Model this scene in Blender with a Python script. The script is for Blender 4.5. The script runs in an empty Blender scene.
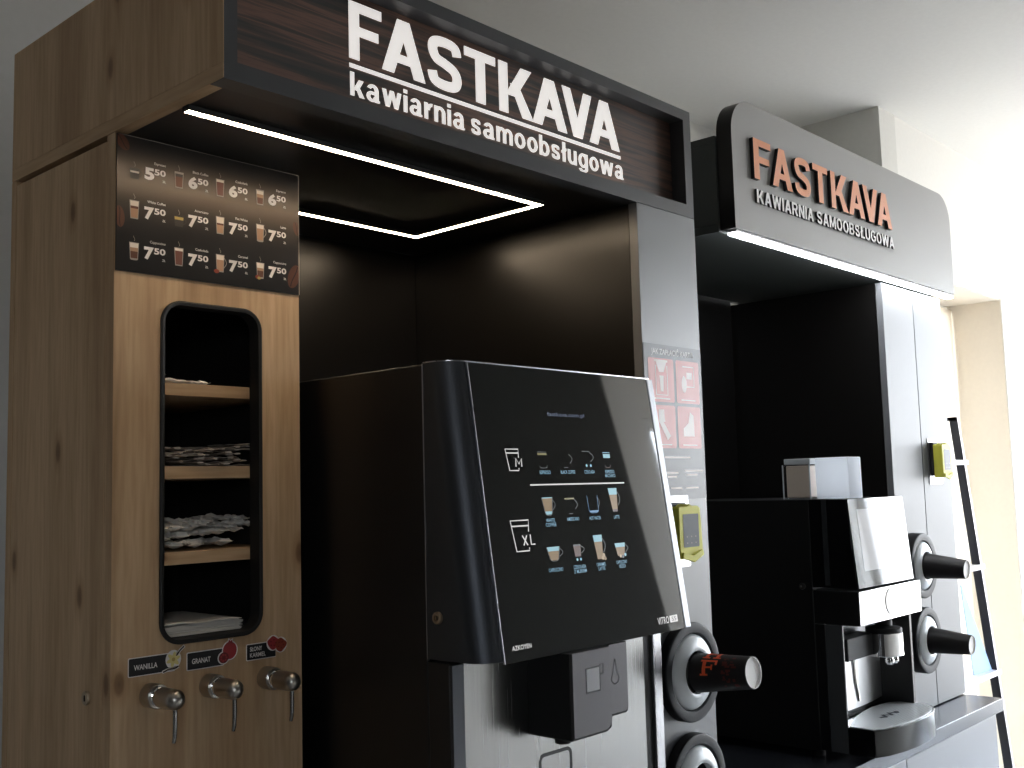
import bpy, bmesh, math, random
from math import sin, cos, pi, radians
from mathutils import Vector, Matrix

random.seed(7)
SC = bpy.context.scene
COL = SC.collection

# ------------------------------------------------------------------ camera
YAW, PITCH, ROLL, FPX, CAMZ = 47.56204369, 5.5867913, -1.56230165, 1074.7262, 1.46
def cam_axes():
    yaw, pitch, roll = map(radians, (YAW, PITCH, ROLL))
    r = Vector((cos(yaw), -sin(yaw), 0))
    f = Vector((sin(yaw) * cos(pitch), cos(yaw) * cos(pitch), sin(pitch)))
    u = r.cross(f)
    return cos(roll) * r + sin(roll) * u, -sin(roll) * r + cos(roll) * u, f
r_, u_, f_ = cam_axes()
cd = bpy.data.cameras.new('camera'); cam = bpy.data.objects.new('camera', cd); COL.objects.link(cam)
cd.sensor_width = 36; cd.lens = FPX * 36 / 1024; cd.clip_start = 0.05; cd.clip_end = 100
M = Matrix((r_, u_, -f_)).transposed().to_4x4(); M.translation = (0, 0, CAMZ)
cam.matrix_world = M
SC.camera = cam

# ------------------------------------------------------------------ materials
MATS = {}
def mat(name, col, rough=.5, metal=0., spec=.5, coat=0., emis=None, es=0., ior=1.5):
    m = bpy.data.materials.new(name); m.use_nodes = True
    b = m.node_tree.nodes['Principled BSDF']
    b.inputs['Base Color'].default_value = (*col, 1)
    b.inputs['Roughness'].default_value = rough
    b.inputs['Metallic'].default_value = metal
    b.inputs['Specular IOR Level'].default_value = spec
    b.inputs['Coat Weight'].default_value = coat
    b.inputs['IOR'].default_value = ior
    if emis:
        b.inputs['Emission Color'].default_value = (*emis, 1)
        b.inputs['Emission Strength'].default_value = es
    MATS[name] = m
    return m
def nodes(m):
    return m.node_tree.nodes, m.node_tree.links, m.node_tree.nodes['Principled BSDF']
def ramp(n, stops):
    r = n.new('ShaderNodeValToRGB'); e = r.color_ramp.elements
    while len(e) > 1: e.remove(e[-1])
    e[0].position, e[0].color = stops[0][0], (*stops[0][1], 1)
    for p, c in stops[1:]:
        k = e.new(p); k.color = (*c, 1)
    return r
def mapped(n, l, scale, rot=(0, 0, 0), loc=(0, 0, 0)):
    t = n.new('ShaderNodeTexCoord'); mp = n.new('ShaderNodeMapping')
    mp.inputs['Scale'].default_value = scale; mp.inputs['Rotation'].default_value = rot; mp.inputs['Location'].default_value = loc
    l.new(t.outputs['Object'], mp.inputs['Vector'])
    return mp
def oak(name, along='z', tint=(1, 1, 1)):
    m = mat(name, (.4, .26, .14), .48, spec=.35)
    n, l, b = nodes(m)
    A = {'z': (1, 1, .07), 'x': (.07, 1, 1), 'y': (1, .07, 1)}[along]
    def S(k): return tuple(k * a for a in A)
    c = lambda r, g, bl: (r * tint[0], g * tint[1], bl * tint[2])
    wide = n.new('ShaderNodeTexNoise'); wide.inputs['Scale'].default_value = 1; wide.inputs['Detail'].default_value = 3; wide.inputs['Distortion'].default_value = .6
    l.new(mapped(n, l, S(14)).outputs[0], wide.inputs['Vector'])
    fine = n.new('ShaderNodeTexNoise'); fine.inputs['Scale'].default_value = 1; fine.inputs['Detail'].default_value = 5
    l.new(mapped(n, l, S(150)).outputs[0], fine.inputs['Vector'])
    r1 = ramp(n, [(.32, c(.43, .28, .155)), (.5, c(.56, .385, .225)), (.66, c(.66, .465, .285))])
    l.new(wide.outputs['Fac'], r1.inputs[0])
    r2 = ramp(n, [(.35, (.84, .80, .76)), (.6, (1, 1, 1))])
    l.new(fine.outputs['Fac'], r2.inputs[0])
    mx = n.new('ShaderNodeMix'); mx.data_type = 'RGBA'; mx.blend_type = 'MULTIPLY'; mx.inputs['Factor'].default_value = .9
    l.new(r1.outputs[0], mx.inputs['A']); l.new(r2.outputs[0], mx.inputs['B'])
    # knots
    kd = n.new('ShaderNodeTexVoronoi'); kd.voronoi_dimensions = '2D'; kd.inputs['Scale'].default_value = 1; kd.inputs['Randomness'].default_value = 1
    sp_ = n.new('ShaderNodeSeparateXYZ'); l.new(mapped(n, l, (1, 1, 1)).outputs[0], sp_.inputs[0])
    ad = n.new('ShaderNodeMath'); cb = n.new('ShaderNodeCombineXYZ')
    p_, q_ = {'z': (('X', 'Y'), 'Z'), 'x': (('Y', 'Z'), 'X'), 'y': (('X', 'Z'), 'Y')}[along]
    l.new(sp_.outputs[p_[0]], ad.inputs[0]); l.new(sp_.outputs[p_[1]], ad.inputs[1])
    for src, k_, off, dst in ((ad.outputs[0], 6.4, .35, 'X'), (sp_.outputs[q_], 3.0, .2, 'Y')):
        ma = n.new('ShaderNodeMath'); ma.operation = 'MULTIPLY_ADD'; ma.inputs[1].default_value = k_; ma.inputs[2].default_value = off
        l.new(src, ma.inputs[0]); l.new(ma.outputs[0], cb.inputs[dst])
    l.new(cb.outputs[0], kd.inputs['Vector'])
    rk = ramp(n, [(.0, (.22, .16, .12)), (.035, (.40, .31, .24)), (.055, (.80, .74, .68)), (.11, (1, 1, 1))])
    l.new(kd.outputs['Distance'], rk.inputs[0])
    mk = n.new('ShaderNodeMix'); mk.data_type = 'RGBA'; mk.blend_type = 'MULTIPLY'; mk.inputs['Factor'].default_value = .85
    l.new(mx.outputs['Result'], mk.inputs['A']); l.new(rk.outputs[0], mk.inputs['B'])
    l.new(mk.outputs['Result'], b.inputs['Base Color'])
    return m
def brushed(name, col, rough, axis='z', metal=1., amt=.12):
    m = mat(name, col, rough, metal)
    n, l, b = nodes(m)
    s = {'z': (400, 400, 3), 'x': (3, 400, 400)}[axis]
    t = n.new('ShaderNodeTexNoise'); t.inputs['Scale'].default_value = 1; t.inputs['Detail'].default_value = 3
    l.new(mapped(n, l, s).outputs[0], t.inputs['Vector'])
    mr = n.new('ShaderNodeMapRange'); mr.inputs['To Min'].default_value = rough - amt; mr.inputs['To Max'].default_value = rough + amt
    l.new(t.outputs['Fac'], mr.inputs['Value']); l.new(mr.outputs[0], b.inputs['Roughness'])
    return m
def grainy(name, col, rough, scale, amt, spec=.5):
    """fine mottled surface: a faint noise bump plus a little tone variation"""
    m = mat(name, col, rough, spec=spec)
    n, l, b = nodes(m)
    t = n.new('ShaderNodeTexNoise'); t.inputs['Scale'].default_value = scale; t.inputs['Detail'].default_value = 4
    l.new(mapped(n, l, (1, 1, 1)).outputs[0], t.inputs['Vector'])
    lo = tuple(c * (1 - amt) for c in col); hi = tuple(min(1, c * (1 + amt)) for c in col)
    r = ramp(n, [(.3, lo), (.7, hi)]); l.new(t.outputs['Fac'], r.inputs[0]); l.new(r.outputs[0], b.inputs['Base Color'])
    bp = n.new('ShaderNodeBump'); bp.inputs['Strength'].default_value = .06; bp.inputs['Distance'].default_value = .002
    l.new(t.outputs['Fac'], bp.inputs['Height']); l.new(bp.outputs[0], b.inputs['Normal'])
    return m

OAK = oak('oak_upright'); OAKX = oak('oak_crosswise', 'x'); OAKY = oak('oak_depthwise', 'y')
WALL = grainy('white_plaster', (.80, .785, .745), .9, 60, .015, .2)
CEIL = grainy('ceiling_plaster', (.82, .805, .765), .95, 60, .015, .2)
CREAM = grainy('cream_plaster', (.69, .64, .565), .9, 60, .015, .2)
PILA = grainy('grey_plaster', (.70, .69, .65), .9, 60, .015, .2)
DARKWALL = grainy('dark_wall_paint', (.05, .048, .045), .8, 40, .05, .2)
FLOOR = grainy('grey_floor_tile', (.30, .29, .28), .45, 8, .08)
ANTH = grainy('anthracite_laminate', (.044, .045, .047), .37, 900, .06)
GREYL = grainy('grey_laminate', (.17, .174, .184), .33, 900, .04, .7)
SIGNG = grainy('grey_sign_board', (.34, .333, .315), .5, 900, .04)
GREYP2 = grainy('pale_grey_laminate', (.20, .205, .215), .46, 900, .04, .26)
BLACKL = grainy('black_laminate', (.0040, .0034, .0030), .31, 900, .1)
BLACKM = mat('black_matt', (.008, .008, .008), .6)
LINING = mat('dark_lining', (.010, .009, .008), .7)
BLKMET = grainy('black_powder_coat', (.0055, .0055, .006), .38, 1200, .1)
GLOSSB = mat('gloss_black', (.006, .006, .007), .08)
DARKAL = brushed('dark_aluminium', (.085, .09, .10), .44, amt=.04)
SILVER = brushed('satin_silver', (.50, .50, .52), .3)
TRIMS = brushed('trim_silver', (.42, .43, .45), .48, amt=.04)
STEEL = brushed('stainless_steel', (.32, .32, .318), .26, amt=.04)
STEELX = mat('polished_steel', (.75, .75, .76), .07, 1.)
CHROME = mat('chrome', (.8, .8, .8), .08, 1.)
NICKEL = mat('brushed_nickel', (.47, .44, .40), .30, 1.)
SILVERD = brushed('dark_brushed_steel', (.085, .083, .088), .25, amt=.04)
SILVERM = brushed('mid_brushed_steel', (.15, .15, .158), .22, amt=.04)
BRASS = mat('brass_lock', (.45, .36, .26), .35, 1.)
GLASSB = mat('black_glass', (.011, .012, .011), .03, spec=.5, ior=1.75)
WHITE = mat('white_print', (.80, .76, .73), .5)
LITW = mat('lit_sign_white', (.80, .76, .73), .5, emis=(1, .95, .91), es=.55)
WHITEP = mat('white_paper', (.74, .72, .68), .8)
GREYP = mat('kraft_grey_paper', (.42, .38, .34), .8)
ORANGE = mat('orange_acrylic', (.85, .33, .16), .35)
WHITEA = mat('white_acrylic', (.82, .81, .79), .35)
BLACKP = mat('black_print', (.010, .010, .011), .5)
LIME = mat('lime_plastic', (.72, .69, .09), .5, spec=.3)
LIMED = mat('olive_plastic', (.30, .28, .02), .4)
LCD = mat('grey_display', (.09, .105, .115), .45, spec=.2)
RED = mat('red_print', (.64, .20, .18), .34, spec=.55)
PINKW = mat('pale_print', (.80, .70, .67), .34, spec=.55)
MATTP = mat('slate_print', (.055, .058, .066), .34, spec=.55)
LED = mat('led_warm', (.9, .9, .9), .5, emis=(1, .78, .54), es=42)
LEDC = mat('led_cool', (.9, .9, .9), .5, emis=(.93, .96, 1), es=34)
PCUP = mat('black_cup_paper', (.012, .010, .010), .45)
PCUPR = mat('red_cup_print', (1.0, .15, .05), .45)
PCUPD = mat('dim_red_cup_print', (.12, .018, .012), .45)
PWHITE = mat('white_cup_paper', (.90, .885, .87), .7)
FROST = mat('frosted_plastic', (.62, .66, .68), .3, spec=.6)
RUBBER = mat('black_rubber', (.007, .007, .008), .5, spec=.25)
RINGM = mat('grey_ring_plastic', (.030, .032, .035), .5, spec=.18)
GRIDM = mat('white_drip_grid', (.92, .96, .98), .3, spec=.9)
SLOT = mat('grid_slot', (.03, .04, .06), .5)
TRAYB = mat('tray_black', (.006, .006, .007), .14, spec=.35)
WSHELF = mat('white_shelf', (.72, .72, .74), .3)
COUNTER = grainy('slate_worktop', (.04, .044, .055), .22, 700, .06)
LADM = mat('black_ladder_metal', (.012, .012, .018), .4)
PBLUE = mat('pale_blue_card', (.30, .46, .78), .6)
BEAN = mat('bean_brown', (.10, .035, .018), .35)
BEANC = mat('bean_crease', (.02, .008, .005), .5)
# printed drinks
FOAM = mat('print_foam', (.78, .70, .60), .5)
LATTE = mat('print_latte', (.45, .26, .15), .5)
COFF = mat('print_coffee', (.14, .05, .025), .5)
CHOC = mat('print_choc', (.17, .06, .04), .5)
PGL = mat('print_glass', (.35, .31, .27), .5)
GOLD = mat('print_gold', (.50, .36, .10), .5)
PETAL = mat('print_petal', (.72, .62, .25), .5)
POD = mat('print_pod', (.05, .03, .015), .5)
POME = mat('print_pomegranate', (.35, .035, .04), .45)
POMD = mat('print_pomegranate_dark', (.16, .018, .018), .45)
CARA = mat('print_caramel', (.28, .05, .025), .45)
# backlit display colours
def glow(name, c, s): return mat(name, (.01, .01, .01), .4, emis=c, es=s)
E_TXT = glow('screen_blue_text', (.16, .36, .50), .9)
E_DIM = glow('screen_dim_text', (.05, .075, .16), .8)
E_FOAM = glow('screen_foam', (.26, .53, .62), .75)
E_LAT = glow('screen_latte', (.22, .125, .025), .75)
E_GLD = glow('screen_gold', (.22, .18, .03), .6)
E_CHO = glow('screen_choc', (.09, .035, .02), .7)
E_LIN = glow('screen_outline', (.10, .11, .11), .6)
E_BLU = glow('screen_water', (.12, .28, .5), .8)
E_WHT = glow('screen_white', (.80, .78, .76), .75)
E_TAN = glow('screen_nut', (.40, .28, .14), .8)
E_PANEL = glow('screen_pale_panel', (.62, .63, .66), .60); E_PANEL.node_tree.nodes['Principled BSDF'].inputs['Roughness'].default_value = .03

# poster background: dark with a coffee-brown band, fading out above and below
MENU = mat('menu_print', (.02, .018, .017), .3)
n, l, b = nodes(MENU)
mp = mapped(n, l, (1, 1, 1)); sx = n.new('ShaderNodeSeparateXYZ'); l.new(mp.outputs[0], sx.inputs[0])
rm = ramp(n, [(.0, (.010, .010, .010)), (.35, (.014, .012, .011)), (.50, (.036, .025, .018)), (.66, (.110, .067, .038)), (.79, (.060, .038, .024)), (.90, (.022, .018, .016)), (1, (.012, .011, .011))])
mr = n.new('ShaderNodeMapRange'); mr.inputs['From Min'].default_value = 0; mr.inputs['From Max'].default_value = .188
l.new(sx.outputs['Z'], mr.inputs['Value']); l.new(mr.outputs[0], rm.inputs[0]); l.new(rm.outputs[0], b.inputs['Base Color'])
# dark striped veneer of the sign panel
ZEBR = mat('striped_dark_veneer', (.03, .022, .018), .4)
n, l, b = nodes(ZEBR)
w1 = n.new('ShaderNodeTexNoise'); w1.inputs['Scale'].default_value = 1; w1.inputs['Detail'].default_value = 4; w1.inputs['Distortion'].default_value = .5
l.new(mapped(n, l, (3.2, 1, 85)).outputs[0], w1.inputs['Vector'])
rz = ramp(n, [(.36, (.026, .026, .026)), (.48, (.070, .047, .037)), (.56, (.165, .085, .060)), (.68, (.042, .034, .030))])
l.new(w1.outputs['Fac'], rz.inputs[0]); l.new(rz.outputs[0], b.inputs['Base Color'])
# translucent blinds, thin panes
def blind_mat(name, col, k):
    m = bpy.data.materials.new(name); m.use_nodes = True; n = m.node_tree.nodes; l = m.node_tree.links
    n.remove(n['Principled BSDF']); o = n['Material Output']
    d = n.new('ShaderNodeBsdfDiffuse'); d.inputs[0].default_value = (*col, 1)
    t = n.new('ShaderNodeBsdfTranslucent'); t.inputs[0].default_value = (*col, 1)
    x = n.new('ShaderNodeMixShader'); x.inputs[0].default_value = k
    l.new(d.outputs[0], x.inputs[1]); l.new(t.outputs[0], x.inputs[2]); l.new(x.outputs[0], o.inputs[0])
    return m
BLIND = blind_mat('grey_roller_blind', (.62, .62, .59), .40)
BLINDC = blind_mat('cream_roller_blind', (.82, .755, .65), .30)
MILKY = blind_mat('milky_plastic', (.93, .96, 1.0), .80)
PANE = bpy.data.materials.new('window_glass'); PANE.use_nodes = True
n = PANE.node_tree.nodes; l = PANE.node_tree.links; n.remove(n['Principled BSDF'])
tr = n.new('ShaderNodeBsdfTransparent'); gg = n.new('ShaderNodeBsdfGlossy'); gg.inputs['Roughness'].default_value = .01
mxs = n.new('ShaderNodeMixShader'); mxs.inputs[0].default_value = .05
l.new(tr.outputs[0], mxs.inputs[1]); l.new(gg.outputs[0], mxs.inputs[2]); l.new(mxs.outputs[0], n['Material Output'].inputs[0])
CLEAR = PANE.copy(); CLEAR.name = 'clear_plastic'

# ------------------------------------------------------------------ mesh builder
class MB:
    """collects shapes; build() links them as ONE mesh object"""
    def __init__(s, place=None):
        s.bm = bmesh.new(); s.mats = []; s.place = place
    def mi(s, m):
        if m not in s.mats: s.mats.append(m)
        return s.mats.index(m)
    def v(s, p):
        if s.place: p = s.place(*p)
        return s.bm.verts.new(p)
    def f(s, vs, m):
        try: fc = s.bm.faces.new(vs)
        except ValueError: return
        fc.material_index = s.mi(m)
        return fc
    def box(s, x0, x1, y0, y1, z0, z1, m):
        P = [s.v((x, y, z)) for x in (x0, x1) for y in (y0, y1) for z in (z0, z1)]
        for q in ((0, 1, 3, 2), (4, 6, 7, 5), (0, 4, 5, 1), (2, 3, 7, 6), (0, 2, 6, 4), (1, 5, 7, 3)): s.f([P[i] for i in q], m)
        return s
    def prism(s, poly, a0, a1, m, plane='xz', side=None, cap=True):
        """poly in a plane, extruded along the third axis from a0 to a1"""
        def P(u, w, a):
            return {'xz': (u, a, w), 'yz': (a, u, w), 'xy': (u, w, a)}[plane]
        A = [s.v(P(u, w, a0)) for u, w in poly]; B = [s.v(P(u, w, a1)) for u, w in poly]
        k = len(poly)
        for i in range(k): s.f([A[i], A[(i + 1) % k], B[(i + 1) % k], B[i]], side or m)
        if cap: s.f(A[::-1], m); s.f(B, m)
        return s
    def flat(s, poly, w, m):
        """flat polygon (u,v) at offset w - used with a placing function"""
        s.f([s.v((u, v, w)) for u, v in poly], m); return s
    def loft(s, rings, m, cap=True, closed=True):
        R = [[s.v(p) for p in r] for r in rings]; k = len(R[0])
        for a, b in zip(R, R[1:]):
            for i in range(k if closed else k - 1): s.f([a[i], a[(i + 1) % k], b[(i + 1) % k], b[i]], m)
        if cap and closed: s.f(R[0][::-1], m); s.f(R[-1], m)
        return s
    def lathe(s, prof, org, axis, m, seg=48, mats=None):
        """prof: list of (radius, distance along axis)"""
        ax = Vector(axis).normalized(); t = Vector((0, 0, 1)) if abs(ax.z) < .9 else Vector((1, 0, 0))
        e1 = ax.cross(t).normalized(); e2 = ax.cross(e1); org = Vector(org); rows = []
        for r, h in prof:
            if r < 1e-6: rows.append([s.v(org + ax * h)])
            else: rows.append([s.v(org + ax * h + (e1 * cos(2 * pi * i / seg) + e2 * sin(2 * pi * i / seg)) * r) for i in range(seg)])
        for j, (a, b) in enumerate(zip(rows, rows[1:])):
            mm = mats[j] if mats else m
            for i in range(seg):
                k = (i + 1) % seg
                if len(a) == 1: s.f([a[0], b[i], b[k]], mm)
                elif len(b) == 1: s.f([a[i], a[k], b[0]], mm)
                else: s.f([a[i], a[k], b[k], b[i]], mm)
        return s
    def tube(s, pts, r, m, seg=12):
        pts = [Vector(p) for p in pts]; rs = r if isinstance(r, (list, tuple)) else [r] * len(pts); rings = []
        for i, p in enumerate(pts):
            d = (pts[min(i + 1, len(pts) - 1)] - pts[max(i - 1, 0)]).normalized()
            t = Vector((1, 0, 0)) if abs(d.x) < .8 else Vector((0, 1, 0))
            e1 = d.cross(t).normalized(); e2 = d.cross(e1)
            rings.append([p + (e1 * cos(2 * pi * k / seg) + e2 * sin(2 * pi * k / seg)) * rs[i] for k in range(seg)])
        return s.loft(rings, m)
    def build(s, name, parent=None, bevel=0, label=None):
        bm = s.bm
        bmesh.ops.recalc_face_normals(bm, faces=bm.faces[:])
        off = Vector(parent['_o']) if parent is not None else Vector((0, 0, 0))
        if parent is not None: bmesh.ops.translate(bm, verts=bm.verts[:], vec=-off)
        for e in bm.edges:
            if len(e.link_faces) == 2 and e.calc_face_angle(0) > .6: e.smooth = False
        for fc in bm.faces: fc.smooth = True
        me = bpy.data.meshes.new(name); bm.to_mesh(me); bm.free()
        for m in s.mats: me.materials.append(m)
        o = bpy.data.objects.new(name, me); COL.objects.link(o)
        if parent is not None: o.parent = parent; o['_o'] = parent['_o'][:]
        if bevel:
            md = o.modifiers.new('edge', 'BEVEL'); md.width = bevel; md.segments = 2; md.limit_method = 'ANGLE'; md.angle_limit = radians(40)
        if label: o['label'] = label
        return o
def thing(name, label, cat, loc, group=None):
    o = bpy.data.objects.new(name, None); COL.objects.link(o); o.location = loc; o.empty_display_size = .05
    o['label'] = label; o['category'] = cat; o['_o'] = tuple(loc)
    if group: o['group'] = group
    return o
def tag(o, label, cat, group=None):
    o['label'] = label; o['category'] = cat
    if group: o['group'] = group
    return o
def alone(mb, name, label, cat, loc, group=None, bevel=0):
    """a thing that is one mesh, its origin at loc"""
    class _P(dict): pass
    bmesh.ops.translate(mb.bm, verts=mb.bm.verts[:], vec=-Vector(loc))
    o = mb.build(name, None, bevel); o.location = loc
    return tag(o, label, cat, group)
def struct(name, mb):
    o = mb.build(name); o['kind'] = 'structure'; return o
def rrect(x0, x1, z0, z1, r, seg=8, rs=None):
    """rounded rectangle; rs = radii of (bottom-left, bottom-right, top-right, top-left)"""
    R = rs or (r, r, r, r); out = []
    for (cx, cz, a0, rr) in ((x0, z0, pi, R[0]), (x1, z0, 1.5 * pi, R[1]), (x1, z1, 0, R[2]), (x0, z1, .5 * pi, R[3])):
        sx = 1 if cx == x0 else -1; sz = 1 if cz == z0 else -1
        if rr <= 0: out.append((cx, cz)); continue
        for i in range(seg + 1):
            a = a0 + .5 * pi * i / seg
            out.append((cx + sx * rr + rr * cos(a), cz + sz * rr + rr * sin(a)))
    return out
def ell(cx, cz, rx, rz, seg=24, a0=0, a1=2 * pi):
    k = seg if abs(a1 - a0 - 2 * pi) < 1e-6 else seg + 1
    return [(cx + rx * cos(a0 + (a1 - a0) * i / seg), cz + rz * sin(a0 + (a1 - a0) * i / seg)) for i in range(k)]
def front(Y):            # (u, v, w) -> a vertical sheet facing the room, w metres proud of the plane y = Y
    return lambda u, v, w: (u, Y - w, v)
def band(mb, pts, wd, w, m):
    """flat polyline of width wd in (u, v)"""
    P = [Vector(p) for p in pts]; L = []; R = []
    for i, p in enumerate(P):
        d = (P[min(i + 1, len(P) - 1)] - P[max(i - 1, 0)]).normalized(); nn = Vector((-d.y, d.x)) * wd / 2
        L.append(mb.v((p.x + nn.x, p.y + nn.y, w))); R.append(mb.v((p.x - nn.x, p.y - nn.y, w)))
    for i in range(len(P) - 1): mb.f([R[i], R[i + 1], L[i + 1], L[i]], m)
    return mb

# ------------------------------------------------------------------ lettering
def arcband(cx, cy, rx, ry, a0, a1, wx, wy, seg=14):
    out = [(cx + rx * cos(radians(a0 + (a1 - a0) * i / seg)), cy + ry * sin(radians(a0 + (a1 - a0) * i / seg))) for i in range(seg + 1)]
    inn = [(cx + (rx - wx) * cos(radians(a0 + (a1 - a0) * i / seg)), cy + (ry - wy) * sin(radians(a0 + (a1 - a0) * i / seg))) for i in range(seg + 1)]
    return [[out[i], out[i + 1], inn[i + 1], inn[i]] for i in range(seg)]
def R4(x0, x1, y0, y1): return [[(x0, y0), (x1, y0), (x1, y1), (x0, y1)]]
def D4(b0, b1, y0, t0, t1, y1): return [[(b0, y0), (b1, y0), (t1, y1), (t0, y1)]]
def ribbon(pts, w, seg=6):
    """smooth ribbon through control points (Catmull-Rom)"""
    P = [pts[0]] + list(pts) + [pts[-1]]; C = []
    for i in range(1, len(P) - 2):
        for k in range(seg):
            t = k / seg; q = []
            for a in (0, 1):
                p0, p1, p2, p3 = (P[i - 1][a], P[i][a], P[i + 1][a], P[i + 2][a])
                q.append(.5 * (2 * p1 + (p2 - p0) * t + (2 * p0 - 5 * p1 + 4 * p2 - p3) * t * t + (3 * p1 - p0 - 3 * p2 + p3) * t ** 3))
            C.append(q)
    C.append(list(pts[-1])); L = []; Rr = []
    for i, p in enumerate(C):
        a = C[max(i - 1, 0)]; b_ = C[min(i + 1, len(C) - 1)]; d = Vector((b_[0] - a[0], b_[1] - a[1])).normalized()
        L.append((p[0] - d.y * w / 2, p[1] + d.x * w / 2)); Rr.append((p[0] + d.y * w / 2, p[1] - d.x * w / 2))
    return [[Rr[i], Rr[i + 1], L[i + 1], L[i]] for i in range(len(C) - 1)]
W = .2; H = .165; X = .73
def esse(wd, h, w):
    return ribbon([(wd - .085, h * .72), (wd * .80, h - .11 * h - .02), (wd * .5, h - w / 2), (wd * .22, h * .86), (.11, h * .72), (wd * .26, h * .565), (wd * .5, h * .505), (wd * .76, h * .42), (wd - .10, h * .275), (wd * .78, h * .13), (wd * .5, w / 2), (wd * .2, h * .13 + .01), (.085, h * .30)], w)
GL = {
 'F': (.68, R4(0, .21, 0, 1) + R4(.21, .68, .83, 1) + R4(.21, .61, .42, .585)),
 'A': (.82, D4(0, .22, 0, .295, .525, 1) + D4(.60, .82, 0, .295, .525, 1) + R4(.2, .62, .215, .37)),
 'S': (.70, esse(.70, 1, .185)),
 'T': (.68, R4(0, .68, .83, 1) + R4(.235, .445, 0, .83)),
 'K': (.80, R4(0, .21, 0, 1) + D4(.16, .40, .38, .53, .79, 1) + D4(.55, .82, 0, .27, .47, .62)),
 'V': (.80, D4(.28, .52, 0, 0, .22, 1) + D4(.28, .52, 0, .58, .80, 1)),
 'W': (1.12, D4(.20, .40, 0, 0, .2, 1) + D4(.20, .40, 0, .46, .66, 1) + D4(.72, .92, 0, .46, .66, 1) + D4(.72, .92, 0, .92, 1.12, 1)),
 'I': (.21, R4(0, .21, 0, 1)),
 'R': (.76, R4(0, .21, 0, 1) + R4(.21, .42, .83, 1) + R4(.21, .42, .38, .55) + arcband(.42, .69, .31, .31, -90, 90, .2, .165) + D4(.50, .76, 0, .30, .52, .40)),
 'N': (.74, R4(0, .2, 0, 1) + R4(.54, .74, 0, 1) + D4(.50, .74, 0, 0, .24, 1)),
 'M': (.90, R4(0, .2, 0, 1) + R4(.70, .90, 0, 1) + D4(.36, .54, .1, 0, .22, 1) + D4(.36, .54, .1, .68, .90, 1)),
 'O': (.82, arcband(.41, .5, .41, .515, 0, 360, .205, .17, 32)),
 'B': (.74, R4(0, .21, 0, 1) + R4(.21, .40, .84, 1) + R4(.21, .42, .43, .58) + R4(.21, .42, 0, .16) + arcband(.40, .715, .28, .285, -90, 90, .19, .15) + arcband(.42, .29, .31, .29, -90, 90, .2, .15)),
 'Ł': (.66, R4(.05, .26, 0, 1) + R4(.26, .66, 0, .17) + D4(-.02, .0, .36, .38, .40, .74) + [[(-.03, .36), (.40, .60), (.40, .76), (-.03, .52)]]),
 'U': (.74, R4(0, .21, .34, 1) + R4(.53, .74, .34, 1) + arcband(.37, .35, .37, .365, 180, 360, .205, .17)),
 'G': (.80, arcband(.41, .5, .41, .515, 42, 330, .205, .17, 26) + R4(.44, .80, .38, .54) + R4(.60, .80, .13, .46)),
 'k': (.58, R4(0, .17, 0, 1) + D4(.13, .33, .26, .36, .57, X) + D4(.39, .60, 0, .20, .36, .46)),
 'a': (.58, arcband(.28, .51, .245, .235, 0, 165, .165, .13) + R4(.36, .525, .0, .51) + arcband(.235, .21, .235, .225, 60, 360, .16, .125, 20) + R4(.24, .42, .30, .43) + R4(.5, .57, 0, .09)),
 'w': (.86, D4(.15, .32, 0, 0, .17, X) + D4(.15, .32, 0, .345, .515, X) + D4(.54, .71, 0, .345, .515, X) + D4(.54, .71, 0, .69, .86, X)),
 'i': (.17, R4(0, .17, 0, X) + R4(0, .17, .84, 1)),
 'r': (.37, R4(0, .17, 0, X) + arcband(.36, .42, .26, .32, 82, 180, .16, .14)),
 'n': (.54, R4(0, .17, 0, X) + R4(.37, .54, 0, .46) + arcband(.275, .45, .265, .29, 0, 170, .165, .14)),
 'm': (.86, R4(0, .17, 0, X) + R4(.345, .515, 0, .46) + R4(.69, .86, 0, .46) + arcband(.27, .45, .245, .29, 0, 170, .16, .14) + arcband(.61, .45, .25, .29, 0, 165, .16, .14)),
 's': (.50, esse(.50, X + .01, .14)),
 'o': (.58, arcband(.29, X / 2, .29, X / 2 + .012, 0, 360, .165, .135, 28)),
 'b': (.57, R4(0, .17, 0, 1) + arcband(.285, X / 2, .285, X / 2 + .012, 0, 360, .165, .135, 28)),
 'ł': (.26, R4(.045, .215, 0, 1) + [[(-.02, .42), (.28, .58), (.28, .72), (-.02, .56)]]),
 'u': (.54, R4(0, .17, .27, X) + R4(.37, .54, 0, X) + arcband(.265, .28, .265, .29, 185, 360, .165, .14)),
 'g': (.57, arcband(.285, X / 2, .285, X / 2 + .012, 0, 360, .165, .135, 28) + R4(.40, .57, -.05, X) + arcband(.285, -.03, .285, .235, 195, 360, .165, .125)),
}
def stroke_word(text, gap=.11, space=.30, kern=None):
    """-> polygons with cap height 1 and total width"""
    x = 0; out = []
    for i, ch in enumerate(text):
        if ch == ' ': x += space; continue
        wd, polys = GL[ch]
        for p in polys: out.append([(a + x, c) for a, c in p])
        x += wd + gap + (kern or {}).get(text[i:i + 2], 0)
    return out, x - gap
def put_word(mb, text, u0, u1, v0, h, w, m, depth=0, side=None, **k):
    polys, wd = stroke_word(text, **k); sx = (u1 - u0) / wd
    for k_, p in enumerate(polys):
        q = [(u0 + a * sx, v0 + c * h) for a, c in p]
        w += .00006 if k_ % 2 else -.00003
        if depth:
            A = [mb.v((a, c, w)) for a, c in q]; B = [mb.v((a, c, w - depth)) for a, c in q]
            mb.f(A, m)
            for i in range(len(q)): mb.f([A[i], A[(i + 1) % len(q)], B[(i + 1) % len(q)], B[i]], side or m)
        else: mb.flat(q, w, m)
    return mb
_tc = {}
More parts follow.
